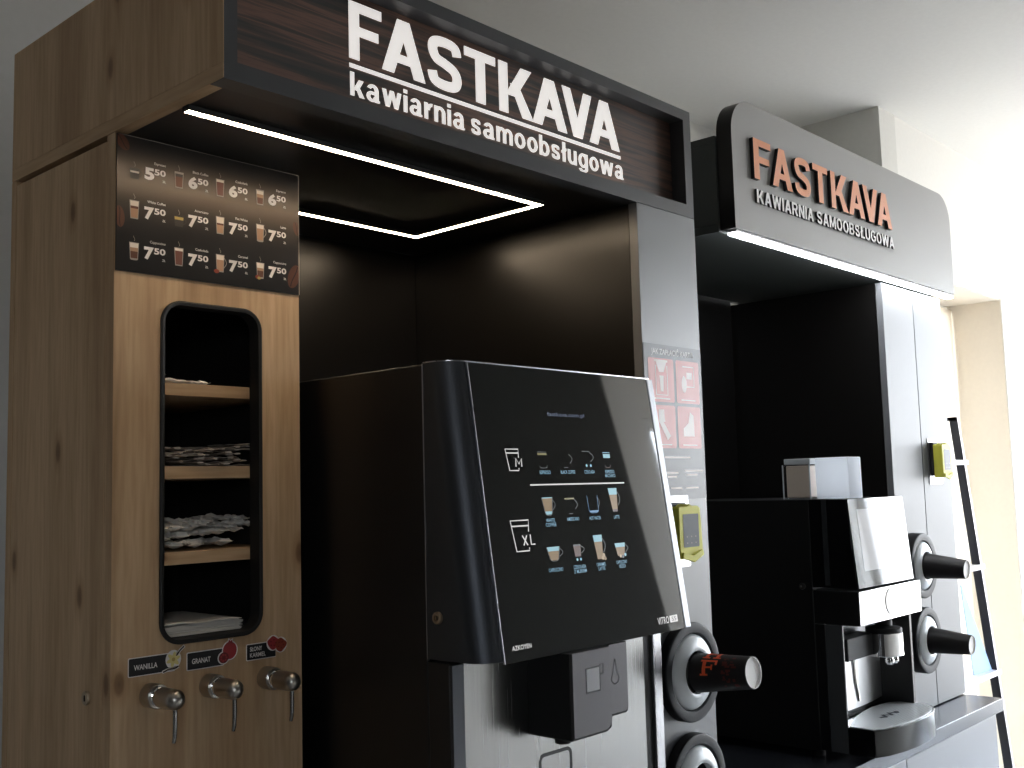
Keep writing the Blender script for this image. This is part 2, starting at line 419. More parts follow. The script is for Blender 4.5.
def font_word(text, bold):
    key = (text, bold)
    if key not in _tc:
        c = bpy.data.curves.new('lettering', 'FONT'); c.body = text; c.size = 1; c.offset = bold; c.resolution_u = 3
        o = bpy.data.objects.new('lettering', c); COL.objects.link(o)
        me = bpy.data.meshes.new_from_object(o.evaluated_get(bpy.context.evaluated_depsgraph_get()))
        V = [(v.co.x, v.co.y) for v in me.vertices]; F = [tuple(p.vertices) for p in me.polygons]
        bpy.data.objects.remove(o); bpy.data.curves.remove(c); bpy.data.meshes.remove(me)
        _tc[key] = (V, F)
    return _tc[key]
def put_text(mb, text, u, v, h, w, m, bold=.0, width=None, align='l', shear=0):
    """small print: cap height h, optional total width, baseline at v"""
    V, F = font_word(text, bold); x0 = min(p[0] for p in V); x1 = max(p[0] for p in V); k = h / .69
    sx = (width / (x1 - x0)) if width else k; tw = (x1 - x0) * sx
    o = u - {'l': 0, 'c': tw / 2, 'r': tw}[align]
    P = [mb.v((o + (a - x0) * sx + shear * c * k, v + c * k, w)) for a, c in V]
    for f in F: mb.f([P[i] for i in f], m)
    return mb

# ================================================================== THE SETTING
XR, YFRONT, ZC, XLW = 6.5, -1.25, 2.80, -3.0
struct('floor', MB().box(XLW - .2, XR + .3, YFRONT - .2, 2.3, -.1, 0, FLOOR))
struct('ceiling', MB().box(XLW - .2, XR + .3, YFRONT - .2, 2.3, ZC, ZC + .12, CEIL))
# window openings: (from, to, sill, head); the first in the front wall, the second right, the third an unseen opening added as fill
WF, WR, WFILL, XD = (4.86, 6.42, .85, 2.50), (-.92, 1.38, .10, 2.66), (-1.20, -.70, 1.45, 2.08), 4.59
struct('wall_left', MB().box(XLW - .2, XLW, YFRONT - .2, 2.3, 0, ZC, DARKWALL))
mb = MB(); mb.box(XLW, WFILL[0], YFRONT - .2, YFRONT, .95, ZC, DARKWALL); mb.box(WFILL[1], XD, YFRONT - .2, YFRONT, .95, ZC, DARKWALL)
mb.box(WFILL[0], WFILL[1], YFRONT - .2, YFRONT, .95, WFILL[2], DARKWALL); mb.box(WFILL[0], WFILL[1], YFRONT - .2, YFRONT, WFILL[3], ZC, DARKWALL)
mb.box(XLW, XD, YFRONT - .2, YFRONT, 0, .95, WALL); mb.box(XD, WF[0], YFRONT - .2, YFRONT, 0, ZC, WALL)
mb.box(WF[0], WF[1], YFRONT - .2, YFRONT, 0, WF[2], WALL); mb.box(WF[0], WF[1], YFRONT - .2, YFRONT, WF[3], ZC, WALL)
mb.box(WF[1], XR + .3, YFRONT - .2, YFRONT, 0, ZC, WALL)
struct('wall_front', mb)
mb = MB(); mb.box(XLW, 3.69, 2.106, 2.3, 0, ZC, WALL)
struct('wall_back', mb)
# nearer wall section on the far side, with a window recess cut in
RX0, RX1, RZ0, RZ1, YP, YW = 4.08, 4.877, .10, 2.229, 1.55, 1.763
mb = MB(); mb.box(3.83, RX0, YP, 2.3, 0, ZC, WALL); mb.box(RX1, XR, YP, 2.3, 0, ZC, WALL)
mb.box(RX0, RX1, YP, 2.3, RZ1, ZC, WALL); mb.box(RX0, RX1, YP, 2.3, 0, RZ0, WALL)
struct('wall_recess', mb)
struct('trim_1', MB().box(3.69, 3.828, YP - .004, 2.3, 0, ZC, PILA))
mb = MB(); mb.box(RX1 - .006, RX1 - .0005, YP + .004, YW + .02, RZ0, RZ1 - .0005, CREAM); mb.box(RX0 + .0005, RX0 + .006, YP + .004, YW + .02, RZ0, RZ1 - .0005, CREAM)
mb.box(RX0 + .006, RX1 - .006, YP + .004, YW + .02, RZ1 - .006, RZ1 - .0005, CREAM)
struct('trim_2', mb)
mb = MB(); y0, y1, z0, z1 = WR
mb.box(XR, XR + .3, YFRONT, y0, 0, ZC, WALL); mb.box(XR, XR + .3, y1, YP, 0, ZC, WALL); mb.box(XR, XR + .3, y0, y1, 0, z0, WALL); mb.box(XR, XR + .3, y0, y1, z1, ZC, WALL)
struct('wall_right', mb)
FRAME = mat('white_window_frame', (.75, .75, .74), .4)
def window(name, axis, c, q):
    """axis 'x': window in a plane x = c, spanning y; axis 'y': plane y = c, spanning x"""
    u0, u1, z0, z1 = q; mb = MB(); t = .05
    bx = (lambda a, b_, k0, k1, lo, hi, m: mb.box(k0, k1, a, b_, lo, hi, m)) if axis == 'x' else (lambda a, b_, k0, k1, lo, hi, m: mb.box(a, b_, k0, k1, lo, hi, m))
    bx(u0, u0 + t, c, c + .06, z0, z1, FRAME); bx(u1 - t, u1, c, c + .06, z0, z1, FRAME); bx(u0 + t, u1 - t, c, c + .06, z0, z0 + t, FRAME); bx(u0 + t, u1 - t, c, c + .06, z1 - t, z1, FRAME)
    o = struct(name, mb); mb = MB()
    bx(u0 + t, u1 - t, c + .028, c + .032, z0 + t, z1 - t, PANE); p = mb.build('pane'); p.parent = o
window('window_1', 'y', YFRONT - .065, WF); window('window_2', 'x', XR + .14, WR); window('added_fill_window', 'y', YFRONT - .17, WFILL)  # the last is an unseen window added to brighten the left-facing sides
# window in the recess, behind a cream blind
mb = MB(); yy = YW + .07; t = .05
mb.box(RX0 + .006, RX0 + t, yy, yy + .06, RZ0, RZ1 - .006, FRAME); mb.box(RX1 - t, RX1 - .006, yy, yy + .06, RZ0, RZ1 - .006, FRAME)
mb.box(RX0 + t, RX1 - t, yy, yy + .06, RZ0, RZ0 + t, FRAME); mb.box(RX0 + t, RX1 - t, yy, yy + .06, RZ1 - t, RZ1 - .006, FRAME)
w3 = struct('window_3', mb)
p = MB().box(RX0 + t, RX1 - t, yy + .028, yy + .032, RZ0 + t, RZ1 - t, PANE).build('pane'); p.parent = w3
bl = MB(); bl.f([bl.v(q) for q in ((RX0 + .012, YW, RZ0 + .05), (RX1 - .012, YW, RZ0 + .05), (RX1 - .012, YW, RZ1 - .022), (RX0 + .012, YW, RZ1 - .022))], BLINDC)
bl.tube([(RX0 + .012, YW, RZ0 + .05), (RX1 - .012, YW, RZ0 + .05)], .008, FRAME)
bl.tube([(RX0 + .012, YW + .02, RZ1 - .030), (RX1 - .012, YW + .02, RZ1 - .030)], .016, FRAME)
alone(bl, 'roller_blind', 'cream roller blind drawn down in the window recess behind the ladder shelf', 'blind', (RX0, YW, RZ0))

# ================================================================== FIRST KIOSK
XL, XT, YT, YF, YB = .682, .980, 1.333, 1.072, 1.66
ZH, ZS, ZT, XR1, XC = 1.953, 1.972, 2.158, 1.689, 1.507

# ---- oak cabinet with the open slot
oc = thing('oak_cabinet', 'tall oak cabinet with a tall black-rimmed open slot, left of the coffee machine', 'cabinet', (XL, YT, 0))
mb = MB()                                        # carcass: stiles, top rail, far side, back, all but door and front
mb.box(XL, XL + .018, YT + .0185, YT + .022, 0, ZH - .001, OAK)
mb.box(XL, XL + .018, YB - .016, YB, 0, ZH - .001, OAK)
mb.box(XT - .018, XT - .001, YT + .0185, YB, 0, ZH - .001, LINING); mb.box(XL + .0181, XL + .0184, YT + .0225, YB - .0165, 0, ZH - .02, LINING); mb.box(XT - .0009, XT, YT + .0185, YB, 0, ZH - .001, BLACKL)
mb.box(XL + .018, XT - .018, YB - .012, YB, .02, ZH - .001, LINING)
mb.box(XL + .018, XT - .018, YT + .0185, YB - .012, ZH - .02, ZH - .001, LINING)
mb.box(XL + .018, XT - .018, YT + .0185, YB - .012, 0, .02, LINING)
mb.build('carcass', oc)
d = MB().box(XL, XL + .018, YT + .0235, YB - .0175, .03, ZH - .0085, OAK).build('side_door', oc, .0008)
lk = MB(); lo = (XL, 1.3958, 1.202)
lk.lathe([(0, 0.002), (.0035, .002), (.0035, .0035), (.0085, .0035), (.0095, .002), (.0095, -.002)], lo, (-1, 0, 0), BRASS, 28)
lk.box(XL - .0042, XL - .003, lo[1] - .0008, lo[1] + .0008, lo[2] - .004, lo[2] + .004, BLACKM)
k = lk.build('lock', oc, label='small round metal cam lock'); k.parent = d
# front panel with the slot
SX0, SX1, SZ0, SZ1 = .7505, .9097, 1.2655, 1.7310
outer = [(XL, .0), (XT, .0), (XT, ZH - .001), (XL, ZH - .001)]
hole = rrect(SX0, SX1, SZ0, SZ1, .030, 10)
mb = MB(); bm = mb.bm
def ring_panel(mb, outer, hole, ya, yb, m, mside):
    bm = mb.bm
    for yy_, flip in ((ya, False), (yb, True)):
        ov = [mb.v((x, yy_, z)) for x, z in outer]; hv = [mb.v((x, yy_, z)) for x, z in hole]
        es = [bm.edges.new((ov[i], ov[(i + 1) % len(ov)])) for i in range(len(ov))] + [bm.edges.new((hv[i], hv[(i + 1) % len(hv)])) for i in range(len(hv))]
        g = bmesh.ops.triangle_fill(bm, use_beauty=True, use_dissolve=False, edges=es)
        for f in [q for q in g['geom'] if isinstance(q, bmesh.types.BMFace)]: f.material_index = mb.mi(m)
        if not flip: A, HA = ov, hv
        else: B, HB = ov, hv
    for a, b2 in ((A, B), (HA, HB)):
        for i in range(len(a)): mb.f([a[i], a[(i + 1) % len(a)], b2[(i + 1) % len(a)], b2[i]], mside)
ring_panel(mb, outer, hole, YT, YT + .018, OAK, OAK)
mb.build('front_panel', oc)
mb = MB()                                        # black rim: flange on the front plus sleeve through the panel
def sleeve(mb, loops, m):
    mb.loft([[(x, y, z) for x, z in lp] for lp, y in loops], m, cap=False)
g = lambda d_: rrect(SX0 - d_, SX1 + d_, SZ0 - d_, SZ1 + d_, .030 + d_, 10)
sleeve(mb, [(g(.0015), YT - .0004), (g(.0015), YT - .003), (g(-.0006), YT - .004), (g(-.0045), YT - .003), (g(-.005), YT + .020), (g(-.001), YT + .020)], BLACKM)
mb.build('slot_rim', oc)
SHELVES = (1.6035, 1.4870, 1.3685)               # undersides
for z in SHELVES:
    MB().box(XL + .0185, XT - .0185, YT + .026, YB - .013, z, z + .0175, OAKX).build('shelf', oc, .0006)
MB().box(XL + .0185, XT - .0185, YT + .026, YB - .013, 1.2500, 1.2700, LINING).build('shelf', oc, .0006, label='dark bottom shelf')

# ---- canopy with the first sign
ca = thing('sign_canopy', 'deep canopy with oak end and big white lettering on striped dark veneer', 'canopy', (XL, YF, ZH))
mb = MB(); mb.box(XL, XL + .0010, YF, YF + .0310, ZS + .0006, ZT, OAK); mb.box(XL, XL + .018, YF + .0310, YB, ZS + .0006, ZT, OAK)
mb.box(XL + .018, XR1 - .018, YF + .045, YB, ZT - .018, ZT - .002, BLACKL); mb.box(XL + .018, XR1 - .018, YB - .012, YB, ZS + .001, ZT - .018, BLACKL)
mb.box(XR1 - .018, XR1, YF + .0305, YB, ZS + .001, ZT, BLACKL)
mb.build('housing', ca)
mb = MB(); mb.box(XL, XL + .0010, YF, YF + .0310, ZH + .0004, ZS, OAKY); mb.box(XL, XL + .0186, YF + .0310, YB, ZH + .0004, ZS, OAKY); mb.build('edge_strip', ca)
MB().box(XL + .0187, XR1, YF + .0305, YB, ZH + .0004, ZS, BLACKL).build('bottom_board', ca)
mb = MB(); FB = .0195                            # frame: four mitred bars standing 30 mm proud of the panel
XF = XL + .0012
a = [(XF, ZH), (XR1, ZH), (XR1, ZT), (XF, ZT)]; b2 = [(XL + FB, ZH + .0235), (XR1 - FB - .004, ZH + .0235), (XR1 - FB - .004, ZT - FB), (XL + FB, ZT - FB)]
for i in range(4):
    j = (i + 1) % 4; mb.prism([a[i], a[j], b2[j], b2[i]], YF, YF + .030, ANTH)
mb.build('sign_frame', ca)
MB().box(XL + .019, XR1 - .019, YF + .0302, YF + .036, ZS + .001, ZT - .0185, ZEBR).build('sign_panel', ca)
pl = front(YF + .0302)
mb = MB(pl)
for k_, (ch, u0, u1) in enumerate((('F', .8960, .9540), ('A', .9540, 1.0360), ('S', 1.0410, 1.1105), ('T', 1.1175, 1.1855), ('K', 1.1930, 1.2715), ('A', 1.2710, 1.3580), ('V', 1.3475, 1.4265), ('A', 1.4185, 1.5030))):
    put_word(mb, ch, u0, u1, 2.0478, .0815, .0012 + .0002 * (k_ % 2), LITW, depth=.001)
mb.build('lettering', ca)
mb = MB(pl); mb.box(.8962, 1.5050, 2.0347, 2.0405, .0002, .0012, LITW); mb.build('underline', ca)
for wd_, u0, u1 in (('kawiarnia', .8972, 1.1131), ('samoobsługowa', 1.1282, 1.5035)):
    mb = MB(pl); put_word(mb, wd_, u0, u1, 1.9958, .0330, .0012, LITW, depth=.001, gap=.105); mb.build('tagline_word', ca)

# ---- light line under the canopy
lf = thing('light_line', 'thin glowing LED profile running round three sides of the canopy underside', 'light', (.7016, 1.1889, ZH))
z0, z1 = ZH - .0072, ZH - .0002; FX0, FX1, FY0, FY1, BW, BX = .6985, 1.3825, 1.1765, 1.5035, .0145, .982
mb = MB()                                        # black channel, open below
for x0, x1, y0, y1 in ((FX0, FX1, FY0, FY0 + BW), (FX1 - BW, FX1, FY0 + BW, FY1), (BX, FX1 - BW, FY1 - BW, FY1)): mb.box(x0, x1, y0, y1, z1 - .0012, z1, BLACKM)
t = .0018
for x0, x1, y0, y1 in ((FX0, FX1, FY0, FY0 + t), (FX0, FX1 - BW, FY0 + BW - t, FY0 + BW), (FX0, FX0 + t, FY0 + t, FY0 + BW - t), (FX1 - t, FX1, FY0 + t, FY1), (FX1 - BW, FX1 - BW + t, FY0 + BW, FY1 - BW), (BX, FX1 - t, FY1 - t, FY1), (BX, FX1 - BW, FY1 - BW, FY1 - BW + t)): mb.box(x0, x1, y0, y1, z0, z1 - .0012, BLACKM)
mb.build('profile', lf)
for args in ((FX0 + t, FX1 - t, FY0 + t, FY0 + BW - t), (FX1 - BW + t, FX1 - t, FY0 + BW - t + .0002, FY1 - BW + t - .0002), (BX, FX1 - t, FY1 - BW + t, FY1 - t)):
    MB().box(*args, z0 - .0003, z1 - .0014, LED).build('diffuser', lf)

# ---- niche back and right-hand column, base cabinet
nb = MB().box(XT + .002, XC - .001, YB - .016, YB, .86, ZH - .001, BLACKL)
alone(nb, 'back_panel', 'black back panel of the niche behind the tall coffee machine', 'panel', (XT, YB, .86))
co = thing('column_cabinet', 'narrow grey column cabinet between the two coffee machines, carrying a card reader', 'cabinet', (XC, YF, 0))
MB().box(XC, XR1, YF, YF + .018, 0, ZH - .0006, GREYL).build('front_panel', co, .0007)
mb = MB(); mb.box(XC, XC + .018, YF + .0185, YB, 0, ZH - .0006, BLACKL); mb.box(XR1 - .018, XR1, YF + .0185, YB, 0, ZH - .0006, BLACKL)
mb.box(XC + .018, XR1 - .018, YB - .012, YB, 0, ZH - .0006, BLACKL); mb.box(XC + .018, XR1 - .018, YF + .0185, YB - .012, ZH - .02, ZH - .0006, BLACKL)
mb.build('carcass', co)
bc = thing('base_cabinet', 'black base cabinet carrying the tall coffee machine', 'cabinet', (XT, YF, 0))
MB().box(XT + .001, XC - .001, 1.03, YB, .08, .859, BLACKL).build('carcass', bc, .001)
MB().box(XT + .001, XC - .001, 1.06, YB, 0, .0795, BLACKM).build('plinth', bc)
MB().box(XT + .003, XC - .003, 1.011, 1.0295, .085, .855, BLACKL).build('door', bc, .001)

# ---- menu board on the oak cabinet
mn = thing('menu_board', 'dark drinks price list with twelve cups, fixed to the top of the oak cabinet', 'menu', (XL + .001, YT, 1.7638))
MB().box(XL + .0012, XT - .0012, YT - .003, YT - .0002, 1.7638, 1.9508, MENU).build('sheet', mn)
pl = front(YT - .003)
mb = MB(pl); e_ = .0012                           # pale edge of the acrylic sheet
for q in ((XL + .0012, XT - .0012, 1.9500, 1.9510), (XT - .0020, XT - .0010, 1.7638, 1.9508)): mb.flat([(q[0], q[2]), (q[1], q[2]), (q[1], q[3]), (q[0], q[3])], .0003, PGL)
mb.build('edge', mn)
def bean(mb, cx, cz, rx, rz, rot=.3):
    c_, s_ = cos(rot), sin(rot)
    T = lambda a, b_: (cx + a * c_ - b_ * s_, cz + a * s_ + b_ * c_)
    cl = lambda p: (min(max(p[0], XL + .0014), XT - .0022), p[1])
    mb.flat([cl(T(rx * cos(2 * pi * i / 24), rz * sin(2 * pi * i / 24))) for i in range(24)], .0003, BEAN)
    mb.v
    pts = [T(.12 * rx * sin(t_ * 2.6), rz * t_ * .9) for t_ in [i / 8 - 1 for i in range(17)]]
    band(mb, [cl(p) for p in pts], rx * .16, .0005, BEANC)
mb = MB(pl); bean(mb, .6875, 1.837, .0070, .0145, .1); mb.build('coffee_bean', mn)
mb = MB(pl); bean(mb, .9690, 1.791, .0105, .019, -.35); mb.build('coffee_bean', mn)
mb = MB(pl); bean(mb, .6905, 1.940, .008, .013, .7); mb.build('coffee_bean', mn)
mb = MB(pl); bean(mb, .9740, 1.866, .006, .011, .3); mb.build('coffee_bean', mn)
def drink(mb, cx, z0, h, wt, wb, layers, glass, w=.0004, handle=0, foot=0, steam=0, dw=.0001):
    """a printed glass: layers bottom-up as (fraction, material)"""
    wid = lambda t_: (wb + (wt - wb) * t_) / 2
    g_ = .0010 if h > .02 else .0007
    mb.flat([(cx - wid(0) - g_, z0), (cx + wid(0) + g_, z0), (cx + wid(1) + g_, z0 + h), (cx - wid(1) - g_, z0 + h)], w, glass)
    t0 = .06
    for fr_, m_ in layers:
        t1 = t0 + fr_ * .90
        if m_: mb.flat([(cx - wid(t0), z0 + h * t0), (cx + wid(t0), z0 + h * t0), (cx + wid(t1), z0 + h * t1), (cx - wid(t1), z0 + h * t1)], w + dw, m_)
        t0 = t1
    if handle: band(mb, [(cx + wid(.8) + handle * sin(a_ * pi), z0 + h * (.85 - .6 * a_)) for a_ in [i / 8 for i in range(9)]], .0011, w, glass)
    if foot: mb.flat(ell(cx, z0, wb * .62, .0013, 14), w, glass)
    if steam: band(mb, [(cx + .001 * sin(a_ * 5), z0 + h + .002 + a_ * .007) for a_ in [i / 6 for i in range(7)]], .0006, w, PGL)
    return mb
DARKG = mat('print_dark_glass', (.05, .04, .034), .5)
COLS = (.7083, .7750, .8406, .9085); ROWS = (1.9050, 1.8498, 1.7943)
MENUROWS = [
 [('Espresso', '5', 'cup'), ('Black Coffee', '6', 'clear'), ('Czekolada', '6', 'choc'), ('Espresso', '6', 'macch')],
 [('White Coffee', '7', 'white'), ('Americano', '7', 'amer'), ('Flat White', '7', 'flat'), ('Latte', '7', 'latte')],
 [('Cappuccino', '7', 'capp'), ('Czekolada', '7', 'choc'), ('Caramel', '7', 'caram'), ('Cappuccino', '7', 'nut')]]
LY = {'cup': [(.55, None), (.2, FOAM)], 'clear': [(.7, COFF), (.2, DARKG)], 'choc': [(.85, CHOC), (.15, FOAM)], 'macch': [(.45, COFF), (.25, LATTE), (.25, FOAM)],
      'white': [(.55, LATTE), (.15, COFF), (.3, FOAM)], 'amer': [(.65, DARKG), (.3, GOLD)], 'flat': [(.5, LATTE), (.12, COFF), (.38, FOAM)], 'latte': [(.75, LATTE), (.25, FOAM)],
      'capp': [(.45, COFF), (.25, LATTE), (.3, FOAM)], 'caram': [(.7, LATTE), (.3, FOAM)], 'nut': [(.45, COFF), (.2, LATTE), (.35, FOAM)]}
for ri, row in enumerate(MENUROWS):
    for ci, (nm, pr_, kd) in enumerate(row):
        ux, vz = COLS[ci], ROWS[ri]
        low = kd in ('cup', 'amer')
        mb = MB(pl); hh = .015 if low else .0255 if kd in ('white', 'flat', 'latte', 'caram', 'choc') else .023
        drink(mb, ux, vz - .013, hh, .0140 if low else .0122, .011 if low else .0092, LY[kd], DARKG if kd in ('cup', 'amer') else PGL, .0004, handle=.0045 if kd in ('cup', 'latte', 'caram', 'amer') else 0, foot=kd in ('capp', 'latte', 'nut'), steam=1)
        if kd == 'caram': mb.flat(ell(ux - .006, vz - .0125, .0045, .003, 12), .0007, CARA)
        if kd == 'nut': mb.flat(ell(ux - .005, vz - .0120, .004, .003, 12), .0007, CARA); mb.flat(ell(ux - .0025, vz - .0135, .003, .0022, 12), .0008, GOLD)
        mb.build('drink_picture', mn)
        rx = ux + .0463
        names = MB(pl); put_text(names, nm, rx, vz + .0125, .0034, .0004, WHITE, .012, align='r')
        prices = MB(pl); put_text(prices, pr_, rx - .0318, vz - .0090, .0150, .0004, WHITE, .05, width=.0145)
        put_text(prices, '50', rx, vz - .0015, .0080, .0004, WHITE, .03, width=.0170, align='r')
        put_text(prices, 'ZŁ', rx, vz - .0105, .0030, .0004, WHITE, .012, align='r')
        names.build('drink_name', mn); prices.build('price', mn)

# ---- syrup labels and taps
def label_plate(mb, x0, x1, z0, z1):
    mb.prism(rrect(x0, x1, z0, z1, .0022, 5), YT - .0006, YT - .0001, WHITE)
    mb.flat
    return mb
pl = front(YT)
def outline(pts, d):
    cx = sum(p[0] for p in pts) / len(pts); cz = sum(p[1] for p in pts) / len(pts); out = []
    for x, z in pts:
        v_ = Vector((x - cx, z - cz)); q = v_ * (1 + d / max(v_.length, 1e-4)); out.append((cx + q.x, cz + q.y))
    return out
LBL = [(.7055, .7730, 1.2300, 1.2548, 'flavour_label', 'black WANILLA flavour sticker with a pale yellow flower', ('WANILLA',), 'flower'),
       (.7900, .8480, 1.2270, 1.2515, 'flavour_label', 'black GRANAT flavour sticker with a red pomegranate', ('GRANAT',), 'pome'),
       (.8840, .9340, 1.2275, 1.2510, 'flavour_label', 'black two-line SŁONY KARMEL flavour sticker with red-brown caramels', ('SŁONY', 'KARMEL'), 'cara')]
for x0, x1, z0, z1, nm, lb, words_, kind in LBL:
    t = thing(nm, lb, 'sticker', (x0, YT, z0), 'flavour stickers above the taps')
    mb = MB(); mb.prism(rrect(x0, x1, z0, z1, .002, 5), YT - .0005, YT - .0001, WHITE)
    mb.build('backing', t)
    mb = MB(pl); mb.flat(rrect(x0 + .0012, x1 - .0004, z0 + .0012, z1 - .0012, .0012, 5), .0007, BLACKP); mb.build('plate', t)
    mb = MB(pl)
    if len(words_) == 1: put_text(mb, words_[0], x0 + .008, z0 + .0085, .0066, .0009, WHITE, .018, width=(.0335 if kind == 'flower' else .0285))
    else:
        put_text(mb, words_[0], x0 + .006, z0 + .0130, .0058, .0009, WHITE, .018, width=.0205); put_text(mb, words_[1], x0 + .006, z0 + .0045, .0058, .0009, WHITE, .018, width=.0265)
    mb.build('lettering', t)
    mb = MB(pl)
    if kind == 'flower':
        cx, cz = .7700, 1.2455
        mb.flat(ell(cx, cz, .0115, .0125, 18), .0010, WHITE)
        band(mb, [(cx + .004, cz + .004), (cx + .010, cz + .011), (cx + .0165, cz + .016)], .0042, .0010, WHITE)
        band(mb, [(cx + .004, cz + .004), (cx + .010, cz + .011), (cx + .016, cz + .0155)], .0020, .0012, POD)
        band(mb, [(cx - .016, cz - .015), (cx - .008, cz - .0125), (cx + .002, cz - .012), (cx + .008, cz - .010)], .0042, .0010, WHITE)
        band(mb, [(cx - .015, cz - .015), (cx - .008, cz - .0125), (cx + .002, cz - .012), (cx + .0075, cz - .010)], .0022, .0012, POD)
        for i in range(6):
            a = 2 * pi * i / 6 + .3; c_, s_ = cos(a), sin(a)
            q = [(0, 0), (.0045, .0028), (.0085, .0020), (.0108, 0), (.0085, -.0020), (.0045, -.0028)]
            mb.flat([(cx + u * c_ - v_ * s_, cz + u * s_ + v_ * c_) for u, v_ in q], .0013 + i * .00002, PETAL)
        mb.flat(ell(cx, cz, .0026, .0026, 12), .0016, GOLD)
    elif kind == 'pome':
        cx, cz = .8560, 1.2435
        mb.flat(ell(cx + .001, cz + .003, .0128, .0135, 20), .0010, WHITE); mb.flat(ell(cx - .009, cz - .006, .0095, .0090, 20), .00102, WHITE)
        mb.flat([(cx - .003, cz + .014), (cx - .001, cz + .020), (cx + .002, cz + .017), (cx + .006, cz + .019), (cx + .006, cz + .012)], .0010, WHITE)
        mb.flat(ell(cx + .001, cz + .003, .0112, .0120, 22), .0012, POME); mb.flat([(cx - .002, cz + .013), (cx - .0005, cz + .0185), (cx + .002, cz + .0155), (cx + .005, cz + .0175), (cx + .005, cz + .012)], .0012, POME)
        mb.flat(ell(cx - .009, cz - .006, .0080, .0075, 20), .0014, POMD)
        for i in range(7): mb.flat(ell(cx - .009 + .0045 * cos(i * .9), cz - .006 + .0042 * sin(i * .9), .0016, .0016, 8), .0016, POME)
    else:
        cx, cz = .9330, 1.2450
        for dx, dz in ((-.004, .003), (.009, -.001)): mb.flat(ell(cx + dx, cz + dz, .0112, .0112, 18), .0010, WHITE)
        for i, (dx, dz, r0) in enumerate(((-.004, .003, .0095), (.009, -.001, .0098))):
            mb.flat([(cx + dx + r0 * (1 + .12 * sin(3 * a + i)) * cos(a), cz + dz + r0 * (.95 + .1 * cos(4 * a)) * sin(a)) for a in [2 * pi * k / 22 for k in range(22)]], .0012 + .0001 * i, CARA if i else POME)
            for k in range(5): mb.flat(ell(cx + dx + .0045 * cos(k * 1.3 + i), cz + dz + .0045 * sin(k * 1.3 + i), .0014, .001, 8), .0015, POMD)
    mb.build('fruit_picture' if kind != 'flower' else 'flower_picture', t)

TAPS = [(.7375, 1.2040, 'brushed metal syrup tap below the WANILLA sticker'), (.8250, 1.2035, 'brushed metal syrup tap below the GRANAT sticker'), (.9175, 1.2005, 'brushed metal syrup tap below the SŁONY KARMEL sticker')]
for tx, tz, lb in TAPS:
    t = thing('syrup_tap', lb, 'tap', (tx, YT, tz), 'syrup taps on the oak cabinet')
    MB().lathe([(0, 0), (.0158, 0), (.0158, .020), (.0150, .0215), (.0128, .0215)], (tx, YT - .0002, tz), (0, -1, 0), NICKEL, 40).build('flange', t)
    MB().lathe([(.0120, 0), (.0128, .0005), (.0128, .004), (.0120, .0045), (.0120, .0075), (.0126, .008), (.0126, .0095), (.0115, .010)], (tx, YT - .0217, tz), (0, -1, 0), CHROME, 40).build('collar', t)
    pr_ = [(0, 0), (.0132, 0)] + [(.0132, .028)] + [(.0132 * cos(a), .028 + .0140 * sin(a)) for a in [pi / 2 * i / 8 for i in range(1, 8)]] + [(0, .0420)]
    MB().lathe(pr_, (tx, YT - .0318, tz), (0, -1, 0), NICKEL, 40).build('body', t)
    yq = YT - .0318 - .030
    MB().tube([(tx, yq, tz - .0115), (tx, yq, tz - .030), (tx, yq + .0008, tz - .046), (tx, yq + .003, tz - .0535)], [.0030, .0030, .0028, .0024], STEEL, 14).build('spout', t)

# ---- things lying in the slot
def stack_into(proto, n, place, labels=None):
    for i in range(n):
        o = proto if i == 0 else proto.copy()
        if i: COL.objects.link(o)
        o.location, o.rotation_euler = place(i)
def crumpled(L_, Wd, T_, m, seed, nseg=14, pinch=True, amp=.0016, frill=0):
    rnd = random.Random(seed); rings = []
    for i in range(nseg + 1):
        t_ = i / nseg; x = (t_ - .5) * L_
        k = (1 if .1 < t_ < .9 else .18) if pinch else 1
        w_ = Wd / 2 * (1 + rnd.uniform(-.08, .08)); h_ = max(.0003, T_ / 2 * k * (1 + rnd.uniform(-.3, .3)))
        if frill and not .09 < t_ < .91: h_ = .0007; w_ *= 1.12
        dz = rnd.uniform(-amp, amp); dy = rnd.uniform(-amp, amp); jt = lambda: rnd.uniform(-frill, frill)
        rings.append([(x + jt(), dy + w_ * cos(a) + jt(), dz + h_ * sin(a) + jt()) for a in [2 * pi * j / 8 for j in range(8)]])
    mb = MB(); mb.loft(rings, m); return mb
zs = [z + .0175 for z in SHELVES]
# top shelf: three loose sachets
spots = [((.7800, 1.372, zs[0] + .0042), .15, 'long white paper sachet lying at the front of the top shelf'),
         ((.8250, 1.378, zs[0] + .0036), -.25, 'white paper sachet beside the long one on the top shelf'),
         ((.7820, 1.400, zs[0] + .0120), .9, 'crossed white sachet with a raised end at the back of the top shelf')]
for i, (p, a, lb) in enumerate(spots):
    o = crumpled(.075 if i != 1 else .05, .016, .006, WHITEP, 40 + i, amp=.0009).build('paper_sachet')
    o.location = p; o.rotation_euler = (0, -.22 if i == 2 else 0, a); tag(o, lb, 'sachet', 'sachets on the top shelf')
